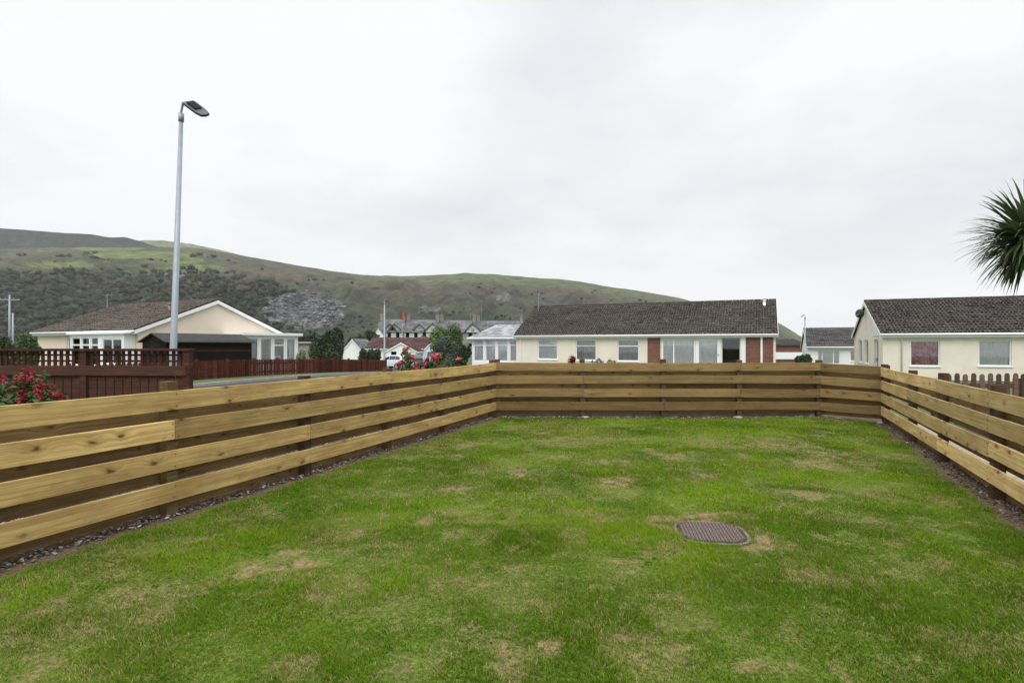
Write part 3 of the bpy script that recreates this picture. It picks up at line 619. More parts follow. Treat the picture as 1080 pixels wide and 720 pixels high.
# ------------------------------------------------------------------ houses
def inner(o, x, y, z): return Vector((x, y, z))
class House:
    def __init__(s, name, label, cat, org, rz, L, D, eave, ridge, wall, tiles, over=.22, gover=.12, base=-1.3, group=None, roof=True, tile=.33, wallname='wall', fascia=True):
        s.t = thing(name, label, cat, org, rz, group); s.org = Vector(org); s.rz = rz; s.L, s.D, s.e, s.r, s.wall = L, D, eave, ridge, wall; s.base = base
        s.op = {0: [], 1: [], 2: [], 3: []}; s.tiles = tiles; s.over, s.gover = over, gover; s.tile = tile; s.fas = fascia
    def frame(s, side):      # origin, along, outward for wall sides: 0 front(y=0) 1 right gable(x=L) 2 left gable(x=0) 3 back
        L, D = s.L, s.D
        return {0: (Vector((0,0,0)), Vector((1,0,0)), Vector((0,-1,0)), L), 1: (Vector((L,0,0)), Vector((0,1,0)), Vector((1,0,0)), D),
                2: (Vector((0,0,0)), Vector((0,1,0)), Vector((-1,0,0)), D), 3: (Vector((0,D,0)), Vector((1,0,0)), Vector((0,1,0)), L)}[side]
    def px(s, side, x, y, out=0):      # pixel measured in the photo -> (along, height) on that wall
        o, a, n, _ = s.frame(side); Rm = Matrix.Rotation(s.rz, 3, 'Z'); o = s.org+Rm@(o+n*out); a = Rm@a; r = (x-540)/F
        t = (o.x-r*o.y)/(r*a.y-a.x); Y = o.y+a.y*t; return t, EYE+(HOR-y)*Y/F-s.org.z
    def opening(s, side, box, style='window', px=True, **k):
        if px:
            x0, x1, y0, y1 = box; t0, z1 = s.px(side, x0, y0); t1, z1b = s.px(side, x1, y0); _, z0 = s.px(side, (x0+x1)/2, y1); _, z1 = s.px(side, (x0+x1)/2, y0); a, b = sorted((t0, t1)); box = (a, b, z0, z1)
        s.op[side].append((box, style, k)); return s
    def build(s):
        th = .25; W_ = MB(); e, r, L, D = s.e, s.r, s.L, s.D
        for side in range(4):
            o, a, n, ln = s.frame(side); lo = 0 if side in (0, 3) else th; hi = ln if side in (0, 3) else ln-th
            def blk(x0, x1, z0, z1):
                if x1-x0 < 1e-4 or z1-z0 < 1e-4: return
                p = o+a*x0-n*0; q = o+a*x1-n*th; xs_ = sorted((p.x, q.x)); ys_ = sorted((p.y, q.y)); W_.box(*xs_, *ys_, z0, z1)
            x = lo
            for (b, st_, k) in sorted(s.op[side], key=lambda q: q[0][0]):
                blk(x, b[0], s.base, e); blk(b[0], b[1], s.base, b[2]); blk(b[0], b[1], b[3], e); x = b[1]
            blk(x, hi, s.base, e)
        if r > e:
            for x0 in (0, L-th): W_.prism([(x0, .02, e), (x0, D-.02, e), (x0, D/2, r-.03)], (th, 0, 0))
        s.w = W_.build('wall', s.wall, s.t)
        if r > e:
            rm = MB(); ov, go = s.over, s.gover; sl = (r-e)/(D/2); ln = math.hypot(D/2+ov, (D/2+ov)*sl)
            for sg in (0, 1):
                nrm = Vector((0, -sl, 1)).normalized() if sg == 0 else Vector((0, sl, 1)).normalized()
                dn = Vector((0, -1, -sl)).normalized() if sg == 0 else Vector((0, 1, -sl)).normalized()
                top = Vector((-go, D/2, r+.02))
                rm.add([top, top+Vector((L+2*go,0,0)), top+Vector((L+2*go,0,0))+dn*ln, top+dn*ln]+[p+nrm*.05 for p in (top, top+Vector((L+2*go,0,0)), top+Vector((L+2*go,0,0))+dn*ln, top+dn*ln)],
                       [(0,1,2,3),(7,6,5,4),(0,4,5,1),(1,5,6,2),(2,6,7,3),(3,7,4,0)], .2)
                T = s.tile; nr = max(3, int(round(ln/T))); nc = max(3, int(round((L+2*go)/T))); tw, tl = (L+2*go)/nc, ln/nr
                for i in range(nr):
                    sag = random.uniform(-.004, .004)
                    for j in range(nc):
                        x0 = top+Vector((j*tw, 0, 0))+dn*(i*tl-.03 if i else 0)+nrm*(.054+sag*.5+random.uniform(-.004, .006)); tn = min(.85, max(0, random.gauss(.40, .13)+.5*(float(vnoise(j*.35, i*.5, sg+5))-.5))); vs = []
                        lift = .05+random.uniform(-.008, .014)
                        for u, hgt in ((0, .02), (.12, .035), (.25, .02), (.38, 0), (.5, .02), (.62, .035), (.75, .02), (.88, 0), (1, .015)):
                            p = x0+Vector((u*tw*.99, 0, 0))+nrm*hgt; vs += [p, p+dn*(tl+.03)+nrm*lift, p+dn*(tl+.03)+nrm*.003]
                        fs = []
                        for q in range(8):
                            b = q*3; fs += [(b, b+3, b+4, b+1) if sg else (b, b+1, b+4, b+3), (b+1, b+4, b+5, b+2) if sg else (b+1, b+2, b+5, b+4)]
                        rm.add(vs, fs, tn); rm.t[-len(fs):] = [tn if q % 2 == 0 else (1.0 if (q//2) in (0, 1, 4, 5) and random.random() < .75 else .02) for q in range(len(fs))]  # dark noses put each course's shadow gap into the tone; pale ones are lichen
            s.roof = rm.build('roof', s.tiles, s.t)
            m = MB(); x = -go
            while x < L+go-.05:
                x1 = min(x+.44, L+go); m.tube([(x, D/2, r+.075+random.uniform(-.006,.006)), (x1-.01, D/2, r+.075)], .10, 8, ); x += .45
            m.build('ridge_tiles', s.tiles, s.roof, 0, True)
            if s.fas:
                z = e-ov*sl
                m = MB(); m.box(-go, L+go, -ov-.02, -ov, z-.14, z+.055); m.build('fascia', M['white'], s.t, .003); m = MB(); m.box(-go, L+go, D+ov, D+ov+.02, z-.14, z+.055); m.build('fascia', M['white'], s.t, .003)
                m = MB(); m.box(-go, L+go, -ov, -.003, z-.13, z-.12); m.build('soffit', M['white'], s.t)
                m = MB(); m.tube([(-go-.02, -ov-.078, z+.0), (L+go+.02, -ov-.078, z+.0)], .055, 10); m.build('gutter', M['white'], s.t, 0, True)
                for x0, nm in ((-go-.022, -1), (L+go+.002, 1)):
                    for sg in (-1, 1):
                        yb = -ov if sg < 0 else D+ov; m = MB(); m.prism([(x0, D/2, r+.06), (x0, yb, z+.06), (x0, yb, z-.12), (x0, D/2, r-.13)], (.022, 0, 0)); m.build('bargeboard', M['white'], s.t)
        for side in range(4):
            o, a, n, ln = s.frame(side)
            for (b, st_, k) in s.op[side]: s.fill(o, a, n, b, st_, k)
        return s
    def fill(s, o, a, n, b, style, k):
        """window part local frame: x along, y inward, z up"""
        x0, x1, z0, z1 = b; w, h = x1-x0, z1-z0; rec = k.get('rec', .06); ang = math.atan2(a.y, a.x); inward = -n
        flip = 1 if Vector((-a.y, a.x, 0)).dot(inward) > 0 else -1
        loc = o+a*x0-n*rec; loc.z = z0
        def mk(mb, name, mat, par, bev=0):
            if flip < 0: mb.v = [(x, -y, z) for x, y, z in mb.v]; mb.f = [f[::-1] for f in mb.f]
            return mb.build(name, mat, par, bev)
        fr = MB(); fw = k.get('fw', .075)
        kind = 'door' if style == 'door' else 'window'
        fr.box(0, fw, 0, .06, 0, h); fr.box(w-fw, w, 0, .06, 0, h); fr.box(fw, w-fw, 0, .06, 0, fw); fr.box(fw, w-fw, 0, .06, h-fw, h)
        mull = k.get('mull', []); tr = k.get('transom')
        for u in mull: fr.box(w*u-fw*.45, w*u+fw*.45, .004, .056, fw, h-fw)
        if tr:
            xs_ = [fw]+[w*u for u in mull]+[w-fw]; cols = k.get('tcols', range(len(xs_)-1))
            for i in cols: fr.box(xs_[i]+(fw*.45 if i else 0), xs_[i+1]-(fw*.45 if i < len(xs_)-2 else 0), .004, .056, h*tr-fw*.5, h*tr+fw*.5)
        if k.get('vent'):                    # opening top light standing a little proud
            g = h*tr; fr.box(fw*.6, w-fw*.6, -.05, -.01, g+.01, g+.05); fr.box(fw*.6, w-fw*.6, -.03, -.002, h-.07, h-.03); fr.box(fw*.6, fw*.6+.04, -.045, -.005, g+.05, h-.07); fr.box(w-fw*.6-.04, w-fw*.6, -.045, -.005, g+.05, h-.07)
        f = mk(fr, kind, k.get('fmat', M['white']), s.t); f.location = loc; f.rotation_euler = (0, 0, ang)
        g = MB(); g.box(fw, w-fw, .024, .034, fw, h-fw); mk(g, 'pane', M['glass'], f)
        if k.get('sill', True) and style != 'door':
            g = MB(); g.box(-.04, w+.04, -rec-.05, -.002, -.045, -.003); mk(g, 'sill', M['white'], f)
        cu = k.get('curtain')
        if cu:
            n_ = int(w/.035)+2; vs = []; zt = h-.02; zb_ = k.get('cz', .02)
            rn = random.Random(int(x0*100)); gaps = k.get('gaps')
            for i in range(n_+1):
                u = i/n_; yy = .075+.014*math.sin(i*1.7)+rn.uniform(-.006, .006); vs += [(.02+(w-.04)*u, yy, zb_), (.02+(w-.04)*u, yy, zt)]
            g = MB()
            for i in range(n_):
                u = (i+.5)/n_
                if gaps and not any(p <= u <= q for p, q in gaps): continue
                q4 = vs[2*i:2*i+4]; g.add([q4[0], q4[2], q4[3], q4[1]], [(0,1,2,3)])
            if g.v: mk(g, 'curtain', cu, f)
        if style == 'door' and k.get('handle', True):
            g = MB(); g.box(w-.13, w-.10, -.045, -.002, h*.46, h*.46+.16); mk(g, 'handle', M['grey_metal'], f)
        if k.get('room', True):
            g = MB(); d = 1.6; X0, X1 = -.2, w+.2
            g.add([(X0, d, -.2), (X1, d, -.2), (X1, d, h+.1), (X0, d, h+.1)], [(0,1,2,3)]); mk(g, 'inner_wall', M['dark_room'], f)

def aerial(px, Y, ybase, ytop, label, x_off=0):
    b = at(px, ybase, Y); H = (ybase-ytop)*Y/F
    t = thing('tv_aerial', label, 'aerial', b, R(random.uniform(-40, 40))); m = MB(); m.tube([(0,0,-.25), (0,0,H)], .022, 6); m.build('mast', M['grey_metal'], t)
    m = MB(); z = H*.92; m.tube([(-.45,0,z), (.45,0,z)], .014, 5)
    for i in range(7): x = -.42+i*.14; m.tube([(x,-.16,z), (x,.16,z)], .008, 4)
    m.tube([(.42,0,z-.16), (.42,0,z+.16)], .014, 4); m.build('yagi', M['grey_metal'], t); return t

# --- main bungalow
u = Vector((.916, -.40, 0)); rz = math.atan2(u.y, u.x)
mainL = 16.85
mb = House('bungalow', 'long cream bungalow with brown tiled roof and brick end behind the far fence', 'bungalow', (.3, 40.7, 0), rz, mainL, 8.0, 2.30, 4.45, M['cream'], M['tiles_main'])
mb.opening(0, (567, 588, 358, 379), 'window', mull=[], transom=.68, vent=True, curtain=M['curtain'])
mb.opening(0, (607, 629, 358, 380), 'window', transom=.68, vent=True, curtain=M['curtain_grey'])
mb.opening(0, (651, 674, 358, 381), 'window', transom=.70, curtain=M['curtain_grey'])
mb.opening(0, (698, 733.3, 357, 386), 'window', mull=[.36], fw=.09, curtain=M['curtain'], rec=.02)
mb.opening(0, (733.8, 760, 356, 392), 'door', fw=.2, curtain=M['curtain'], rec=.02)
mb.opening(0, (760.8, 781, 356, 392), 'window', fw=.05, rec=.1, sill=False)
mb.build()
def panel(h, x0, x1, mat, name='brick_panel', th=.03, z1=None):
    a, _ = h.px(0, x0, 360); b, _ = h.px(0, x1, 360); m = MB(); m.box(a, b, -th, -.001, -1, z1 or h.e-.17); return m.build(name, mat, h.t)
panel(mb, 683, 696.5, M['brick']); panel(mb, 786.5, 802.0, M['brick']); panel(mb, 804.5, 815.6, M['brick'])
panel(mb, 781.2, 786.3, M['white'], 'door_surround', .06)
panel(mb, 802.2, 804.3, M['white'], 'downpipe', .09)
t_, _ = mb.px(0, 545.5, 360); m = MB(); m.tube([(.35, -.08, -1), (.35, -.08, 2.1)], .035, 8); m.build('downpipe', M['white'], mb.t)
# vent pipe on the roof
a, _ = mb.px(0, 804.5, 360); m = MB(); m.tube([(a+.1, 3.2, 3.6), (a+.1, 3.2, 4.42)], .085, 12); m.tube([(a+.1, 3.2, 4.42), (a+.1, 3.2, 4.50)], .11, 12); m.build('flue', M['white'], mb.t, 0, True)
aerial(568, 43.5, 327, 309, 'television aerial on the left end of the long cream bungalow ridge')

# --- conservatory on the left end: hipped pale roof
cl = 4.05; cd_ = 3.0
co0 = Vector((.3, 40.7, 0))-u*(cl+.02)+Vector((.40, .916, 0))*1.0
cs = House('conservatory', 'white framed conservatory with pale hipped roof on the left of the cream bungalow', 'conservatory', co0, rz, cl, cd_, 2.12, 2.12, M['white'], M['slate_pale'], base=-1.3)
for (a_, b_) in ((.12, .98), (1.10, 1.98), (2.10, 2.98), (3.10, 3.93)): cs.opening(0, (a_, b_, .35, 2.0), px=False, transom=.72, curtain=M['curtain'], sill=False, rec=.04, room=False)
cs.opening(2, (.2, 1.4, .35, 2.0), px=False, transom=.66, curtain=M['curtain'], sill=False, rec=.04, room=False); cs.opening(2, (1.55, 2.8, .35, 2.0), px=False, transom=.66, sill=False, rec=.04, room=False)
cs.build()
m = MB(); o_ = .22; zt = 3.12
A, B, Cc, Dd, Ea, Eb = (-o_, -o_, 2.13), (cl, -o_, 2.13), (cl, cd_+o_, 2.13), (-o_, cd_+o_, 2.13), (1.35, cd_/2, zt), (cl, cd_/2, zt)
m.add([A, B, Cc, Dd, Ea, Eb], [(0,1,5,4), (3,0,4), (2,3,4,5), (1,2,5), (0,3,2,1)], .5)
for i in range(9):          # overlapping courses, real steps
    f_ = i/9; g_ = (i+1)/9
    lerp = lambda p, q, t: tuple(p[k]+(q[k]-p[k])*t for k in range(3))
    p0, p1 = lerp(A, Ea, f_), lerp(B, Eb, f_); q0, q1 = lerp(A, Ea, g_), lerp(B, Eb, g_); up = .03
    nn = 10
    for j in range(nn):
        a0, a1 = lerp(p0, p1, j/nn), lerp(p0, p1, (j+1)/nn-.004); b0, b1 = lerp(q0, q1, j/nn), lerp(q0, q1, (j+1)/nn-.004)
        m.add([(a0[0], a0[1]-.01, a0[2]+up), (a1[0], a1[1]-.01, a1[2]+up), (b1[0], b1[1], b1[2]+.008), (b0[0], b0[1], b0[2]+.008), (a0[0], a0[1]-.01, a0[2]), (a1[0], a1[1]-.01, a1[2])], [(0,1,2,3), (4,5,1,0)], random.uniform(.2, .9))
rf = m.build('roof', M['slate_pale'], cs.t)
m = MB(); m.box(-o_-.02, cl, -o_-.09, -o_-.01, 2.02, 2.14); m.box(-o_-.09, -o_-.022, -o_-.09, cd_+o_, 2.02, 2.14); m.build('gutter', M['white'], cs.t, .01)

# --- left bungalow
ul = Vector((.88, -.475, 0)).normalized(); rzl = math.atan2(ul.y, ul.x); vl = Vector((-ul.y, ul.x, 0))
LBo = Vector((-18.4, 28, 0))-ul*10.2
lb = House('bungalow', 'cream gabled bungalow with mottled brown roof behind the red picket fence', 'bungalow', LBo, rzl, 10.2, 8.3, 2.32, 3.98, M['cream_warm'], M['tiles_left'])
lb.opening(0, (3.3, 5.9, .9, 2.0), px=False, mull=[.5], curtain=M['curtain'])
lb.opening(0, (8.0, 9.2, .9, 2.0), px=False, curtain=M['curtain_blue'])
lb.build()
m = MB(); m.tube([(9.95, -.06, -1), (9.95, -.06, 2.1)], .035, 8); m.build('downpipe', M['white'], lb.t)
m = MB(); m.tube([(8.4, 2.6, 3.2), (8.4, 2.6, 3.75)], .07, 10); m.tube([(8.4, 2.6, 3.75), (8.4, 2.6, 3.85)], .10, 10); m.build('flue', M['stone'], lb.t, 0, True)
aerial(113, 36, 326, 310, 'television aerial on the ridge of the left bungalow')
# glazed porch on the eaves wall
po = LBo+ul*4.9-vl*.55
pr = House('porch', 'white glazed lean to porch on the front of the left bungalow', 'porch', po, rzl, 5.1, .54, 2.10, 2.10, M['white'], M['white'], base=-1)
for i, (a_, b_) in enumerate(((.1, 1.0), (1.1, 1.9), (2.0, 2.75))): pr.opening(0, (a_, b_, .5, 1.98), px=False, transom=.72, sill=False, rec=.03, curtain=M['curtain'] if i < 2 else M['curtain_blue'], room=False)
pr.opening(0, (3.1, 4.9, .6, 1.9), px=False, sill=True, rec=.03, mull=[.5], room=True)
pr.build()
m = MB(); m.prism([(-.12, -.14, 2.10), (-.12, .53, 2.12), (-.12, .53, 2.26), (-.12, -.14, 2.20)], (5.44, 0, 0)); m.build('roof', M['white'], pr.t, .01)
# bay sunroom on the gable
bo = Vector((-18.4, 28, 0))+vl*8.5-ul*-.02
sr = House('sunroom', 'white flat roofed sunroom with curtained windows on the right of the left bungalow', 'sunroom', Vector((-18.4, 28, 0))+vl*4.7+ul*.02, rzl, 1.55, 3.7, 2.1, 2.1, M['white'], M['white'], base=-1)
for a_, b_ in ((.1, .95), (1.05, 1.85), (1.95, 2.75), (2.85, 3.6)): sr.opening(1, (a_, b_, .45, 1.98), px=False, sill=False, rec=.03, curtain=M['curtain_blue'], transom=.72, tcols=[0] if a_ > 1.5 and a_ < 2.5 else [], room=False)
sr.opening(0, (.15, 1.4, .45, 1.98), px=False, sill=False, rec=.03, curtain=M['curtain'], room=False)
sr.build(); m = MB(); m.box(-.0, 1.75, -.2, 3.9, 2.102, 2.26); m.build('roof', M['white'], sr.t, .01)
# shed
so_ = at(150.5, 360, 25.4); vs_ = Vector((.50, .866, 0)); us_ = Vector((.866, -.5, 0))
sh = House('shed', 'black timber garden shed with a low felt roof beside the left bungalow', 'shed', (so_.x, 25.4, 0), math.atan2(us_.y, us_.x), 1.0, 1.0, 1.7, 2.08, M['shed'], M['black_metal'])
bpy.data.objects.remove(sh.t)
st_ = thing('shed', 'black timber garden shed with a low felt roof beside the left bungalow', 'shed', (so_.x, 25.4, 0), math.atan2(us_.y, us_.x))
wS, lS = 1.9, 4.07
m = MB(); m.prism([(0, 0, 0), (wS, 0, 0), (wS, 0, 1.70), (wS/2, 0, 2.03), (0, 0, 1.70)], (0, lS, 0)); m.build('wall', M['shed'], st_)
bm_ = MB()
for z in np.arange(.1, 1.68, .14): bm_.box(wS+.001, wS+.015, 0, lS, z, z+.125); bm_.box(0, wS, -.016, -.001, z, z+.125)
bm_.build('cladding', M['shed'], st_)
m = MB(); sl = .33/(wS/2)
for sg in (-1, 1):
    e0 = (wS/2+sg*(wS/2+.16)); m.prism([(wS/2, -.15, 2.05), (e0, -.15, 2.05-sl*(wS/2+.16)), (e0, -.15, 2.09-sl*(wS/2+.16)), (wS/2, -.15, 2.095)], (0, lS+.3, 0))
felt = simple('roof_felt', (.035, .036, .035), .95, .3, 5, .5, dirt=(.07, .075, .05)); m.build('roof', felt, st_)
m = MB(); m.box(.7, 1.5, -.034, -.018, .08, 1.62); m.build('door', M['shed'], st_, .004)

# --- right bungalow
rb = House('bungalow', 'cream bungalow with dark tiled roof and maroon curtains at the right edge', 'bungalow', (17.6, 27, 0), rz, 10.5, 9.0, 2.12, 3.87, M['cream_right'], M['tiles_right'], over=.18)
rb.opening(0, (960, 991.5, 359, 386), curtain=M['curtain_pink'], fw=.05)
rb.opening(0, (1032, 1067, 359, 386), curtain=M['curtain_blue'], fw=.05)
rb.opening(2, (1.1, 2.3, -.2, 1.85), 'door', px=False, fw=.1, mull=[.5], rec=.1, curtain=M['curtain_grey'])
rb.opening(2, (4.0, 5.2, .55, 1.85), px=False, curtain=M['curtain_grey']); rb.opening(2, (6.1, 7.3, .55, 1.85), px=False, curtain=M['curtain_grey'])
rb.build()
m = MB(); m.prism([(-.03, .05, 2.02), (-.03, 2.6, 2.02), (-.03, 2.6, 3.0), (-.03, .1, 2.14)], (.028, 0, 0)); m.build('gable_panel', M['white'], rb.t)
m = MB(); m.tube([(.75, -.24, 2.02), (.75, -.06, 1.9), (.75, -.06, -1)], .035, 8); m.build('downpipe', M['white'], rb.t, 0, True)
# satellite dish on the gable
dp = rb.org+Matrix.Rotation(rz, 3, 'Z')@Vector((-.30, 4.7, 3.30))
sdh = thing('satellite_dish', 'grey satellite dish high on the gable of the right bungalow', 'satellite dish', dp, R(120)); sdh.scale = (.75, .75, .75)
m = MB(); nn = 16; ring = []
vs = [(0, .06, 0)]
for k, (r_, d_) in enumerate(((.12, .05), (.24, .02), (.33, -.03))):
    vs += [(r_*math.cos(2*math.pi*i/nn), d_, r_*math.sin(2*math.pi*i/nn)) for i in range(nn)]
fs = [(0, 1+i, 1+(i+1)%nn) for i in range(nn)]
for k in range(2): fs += [(1+k*nn+i, 1+(k+1)*nn+i, 1+(k+1)*nn+(i+1)%nn, 1+k*nn+(i+1)%nn) for i in range(nn)]
m.add(vs, fs); o = m.build('dish', M['black_metal'], sdh, 0, True); so = o.modifiers.new('s', 'SOLIDIFY'); so.thickness = .012
m = MB(); m.tube([(0, .06, 0), (0, .22, -.12), (0.1, .36, -.12)], .018, 6); m.tube([(0, -.02, -.32), (0, -.33, -.15)], .012, 6); m.ball((0, -.35, -.14), .035); m.build('bracket', M['grey_metal'], sdh)

# --- far grey roofed bungalow, garage
fb = House('bungalow', 'small white bungalow with grey roof seen between the two nearer bungalows', 'bungalow', (at(852, 364, 50).x, 50, float(gz(50))), rz, 8.2, 7.5, 2.20, 3.75, M['whitewash'], M['tiles_grey'], tile=.36)
fb.opening(0, (862, 886, 370, 384), mull=[.22, .72], curtain=M['curtain']); fb.opening(0, (896.5, 903.5, 370, 381), curtain=M['curtain_blue']); fb.build()
gb = House('bungalow', 'grey roofed brick building half hidden behind the brick end of the long bungalow', 'building', (at(810, 364, 62).x, 62, float(gz(62))), R(-6), 3.9, 7, 2.45, 3.1, M['brick'], M['tiles_grey'], tile=.36, fascia=False)
gb.build()
m = MB(); m.box(-.1, 4.0, -1.2, -.9, 1.0, 1.75); m.build('canopy', M['white'], gb.t, .01); m = MB(); m.box(0, 3.7, -1.1, -.95, -1, 1.0); m.build('front_wall', M['brick'], gb.t)

# --- white gabled houses by the street
def gable_house(px0, px1, Y, y_e, y_r, label, wall, tiles, ang, D=9, ops=(), group=None, name='house'):
    x0, x1 = at(px0, 364, Y).x, at(px1, 364, Y).x; z0 = float(gz(Y)); e = at(0, y_e, Y).z-z0; r = at(0, y_r, Y).z-z0
    # gable faces the camera: local x axis runs away from it
    W_ = x1-x0; a = R(90)+ang
    h = House(name, label, 'house', (x1, Y, z0), a, D, W_, e, r, wall, tiles, base=-1.0, tile=.45, group=group)
    for (p0, p1, q0, q1) in ops: h.opening(2, (x1-at(p1, 0, Y).x, x1-at(p0, 0, Y).x, at(0, q1, Y).z-z0, at(0, q0, Y).z-z0), px=False, fw=.06, sill=False)
    h.build(); return h
gable_house(407, 439, 78, 370.5, 361.5, 'white gabled bungalow with maroon roof behind the parked cars', M['whitewash'], M['tiles_maroon'], 0, 11, [(412, 418.5, 370, 375), (424, 431, 370, 376)], name='bungalow')
h = House('bungalow', 'wide maroon roofed bungalow wing behind the white gabled bungalow', 'bungalow', (at(386, 0, 84).x, 84, -.95), R(0), (460-386)*84/F, 8.5, 2.0, 3.55, M['whitewash'], M['tiles_maroon'], base=-1, tile=.45)
h.opening(0, (391, 398, 370, 376)); h.build()
gable_house(449, 461, 76, 367, 361, 'small white gable with pale blue door right of the maroon roofed bungalow', M['whitewash'], M['tiles_maroon'], 0, 8, [(451, 455, 369, 379)])
gable_house(362, 381, 88, 369, 358, 'white blank gabled house behind the hedge right of the round tree', M['whitewash'], M['slate'], 0, 9)
fbh = House('bungalow', 'grey flat roofed garage behind the left bungalow sunroom', 'garage', (at(314, 0, 52).x, 52, float(gz(52))), R(-20), 2.0, 2.2, 2.5, 2.5, M['stone'], M['slate'], base=-1); fbh.build(); m = MB(); m.box(-.2, 2.2, -.2, 2.4, 2.502, 2.66); m.build('roof', M['kerb'], fbh.t)

# --- terrace on the rise behind
def terrace():
    Y = 150; z0 = 0
    def zz(y): return at(0, y, Y).z
    def X_(p): return at(p, 0, Y).x
    specs = [(397, 424, 'left part of the slate roofed terrace with a white gable at its end'), (424.3, 460, 'middle part of the slate roofed terrace with small dormers and a black edged gable')
             , (460.3, 500, 'plain slate roofed part of the far terrace behind the green bushes'), (500.3, 552, 'right part of the far terrace with stone chimney next to the conservatory roof')]
    for i, (a, b, lab) in enumerate(specs):
        h = House('terraced_house', lab, 'house', (X_(a), Y+i*1.5, -1), 0, X_(b)-X_(a), 9, zz(350)+1, zz(336.5+i*.3)+1, M['terrace_wall'] if i < 2 else M['stone'], M['slate'], tile=.6, base=-1, group='houses of the far slate roofed terrace', fascia=False)
        n = max(2, int((X_(b)-X_(a))/2.2))
        for k in range(n):
            c = (k+.5)/n*(X_(b)-X_(a)); h.opening(0, (c-.45, c+.45, 3.0, 4.1), px=False, sill=False, fw=.12); h.opening(0, (c-.45, c+.45, .9, 2.2), px=False, sill=False, fw=.12)
        h.build(); e_, r_ = h.e, h.r
        # dormer gables
        ds = {0: [411, 423], 1: [441, 455.5], 2: [498], 3: [525]}[i]
        for dpx in ds:
            big = dpx in (455.5, 498); w = 2.6 if big else 1.9; hh = 2.4 if big else 1.7; c = X_(dpx)-X_(a)
            c = min(max(c, w+.1), X_(b)-X_(a)-w-.1) if not big else c
            y0 = -.25 if big else .5; zb_ = e_-.1 if big else e_+.35
            m = MB(); m.prism([(c-w*.7, y0, zb_), (c+w*.7, y0, zb_), (c+w*.7, y0, zb_+.5), (c, y0, zb_+hh), (c-w*.7, y0, zb_+.5)], (0, 4, 0)); m.prism
            d = m.build('dormer', M['terrace_wall'], h.t)
            m = MB()
            for sg in (-1, 1): m.prism([(c, y0-.3, zb_+hh+.22), (c, y0-.3, zb_+hh-.05), (c+sg*w*.88, y0-.3, zb_+.2), (c+sg*w*.88, y0-.3, zb_+.5)], (0, 4.2, 0))
            m.build('dormer_roof', M['slate'], d)
            m = MB(); m.box(c-.4, c+.4, y0-.05, y0-.004, zb_+.35, zb_+1.1); m.build('window', M['glass'], d)
            m = MB()
            for sg in (-1, 1): m.prism([(c, y0-.33, zb_+hh+.24), (c, y0-.33, zb_+hh-.12), (c+sg*w*.88, y0-.33, zb_+.12), (c+sg*w*.88, y0-.33, zb_+.5)], (0, .025, 0))
            m.build('bargeboard', M['dark_trim'], d)
        for cp, mat_ in ((0, 'stone'), (X_(b)-X_(a)-.9, 'red_chimney' if i == 0 else 'stone')):
            m = MB(); m.box(cp+.1, cp+.9, 4.0, 5.2, r_-.8, r_+1.5); m.box(cp+.02, cp+.98, 3.92, 5.28, r_+1.5, r_+1.65)
            ch = m.build('chimney', M['stone'] if i else M[mat_], h.t); m = MB(); [m.tube([(cp+.5, y, r_+1.65), (cp+.5, y, r_+2.25)], [.16, .12], 8) for y in (4.2, 4.6, 5.0)]; m.build('chimney_pot', M['red_chimney'], ch)
terrace()
gable_house(394, 404, 147, 353, 346.5, 'white two storey gable at the left end of the far terrace', M['whitewash'], M['slate'], 0, 8, [(397, 400, 352, 356)])
for p, y0, y1 in ((508, 336, 316), (496, 336, 325)): aerial(p, 152, y0, y1, 'tall aerial mast on the far terrace roof' if p > 500 else 'short aerial on the far terrace beside the small gable')
# scattered cottages at the foot of the hill
for i, (p, Y, w, e_, r_) in enumerate(((383, 210, 6, 359, 353), (552, 175, 7, 348, 341), (534, 190, 8, 347, 341.5), (20, 180, 0, 0, 0))):
    if w: gable_house(p-w/2, p+w/2, Y, e_, r_, ['tiny pale cottage between the white gable and the terrace', 'stone house end beside the conservatory roof', 'slate roofed cottage above the conservatory'][i], [M['stone'], M['stone'], M['whitewash']][i], M['slate'], 0, 10, name='cottage')

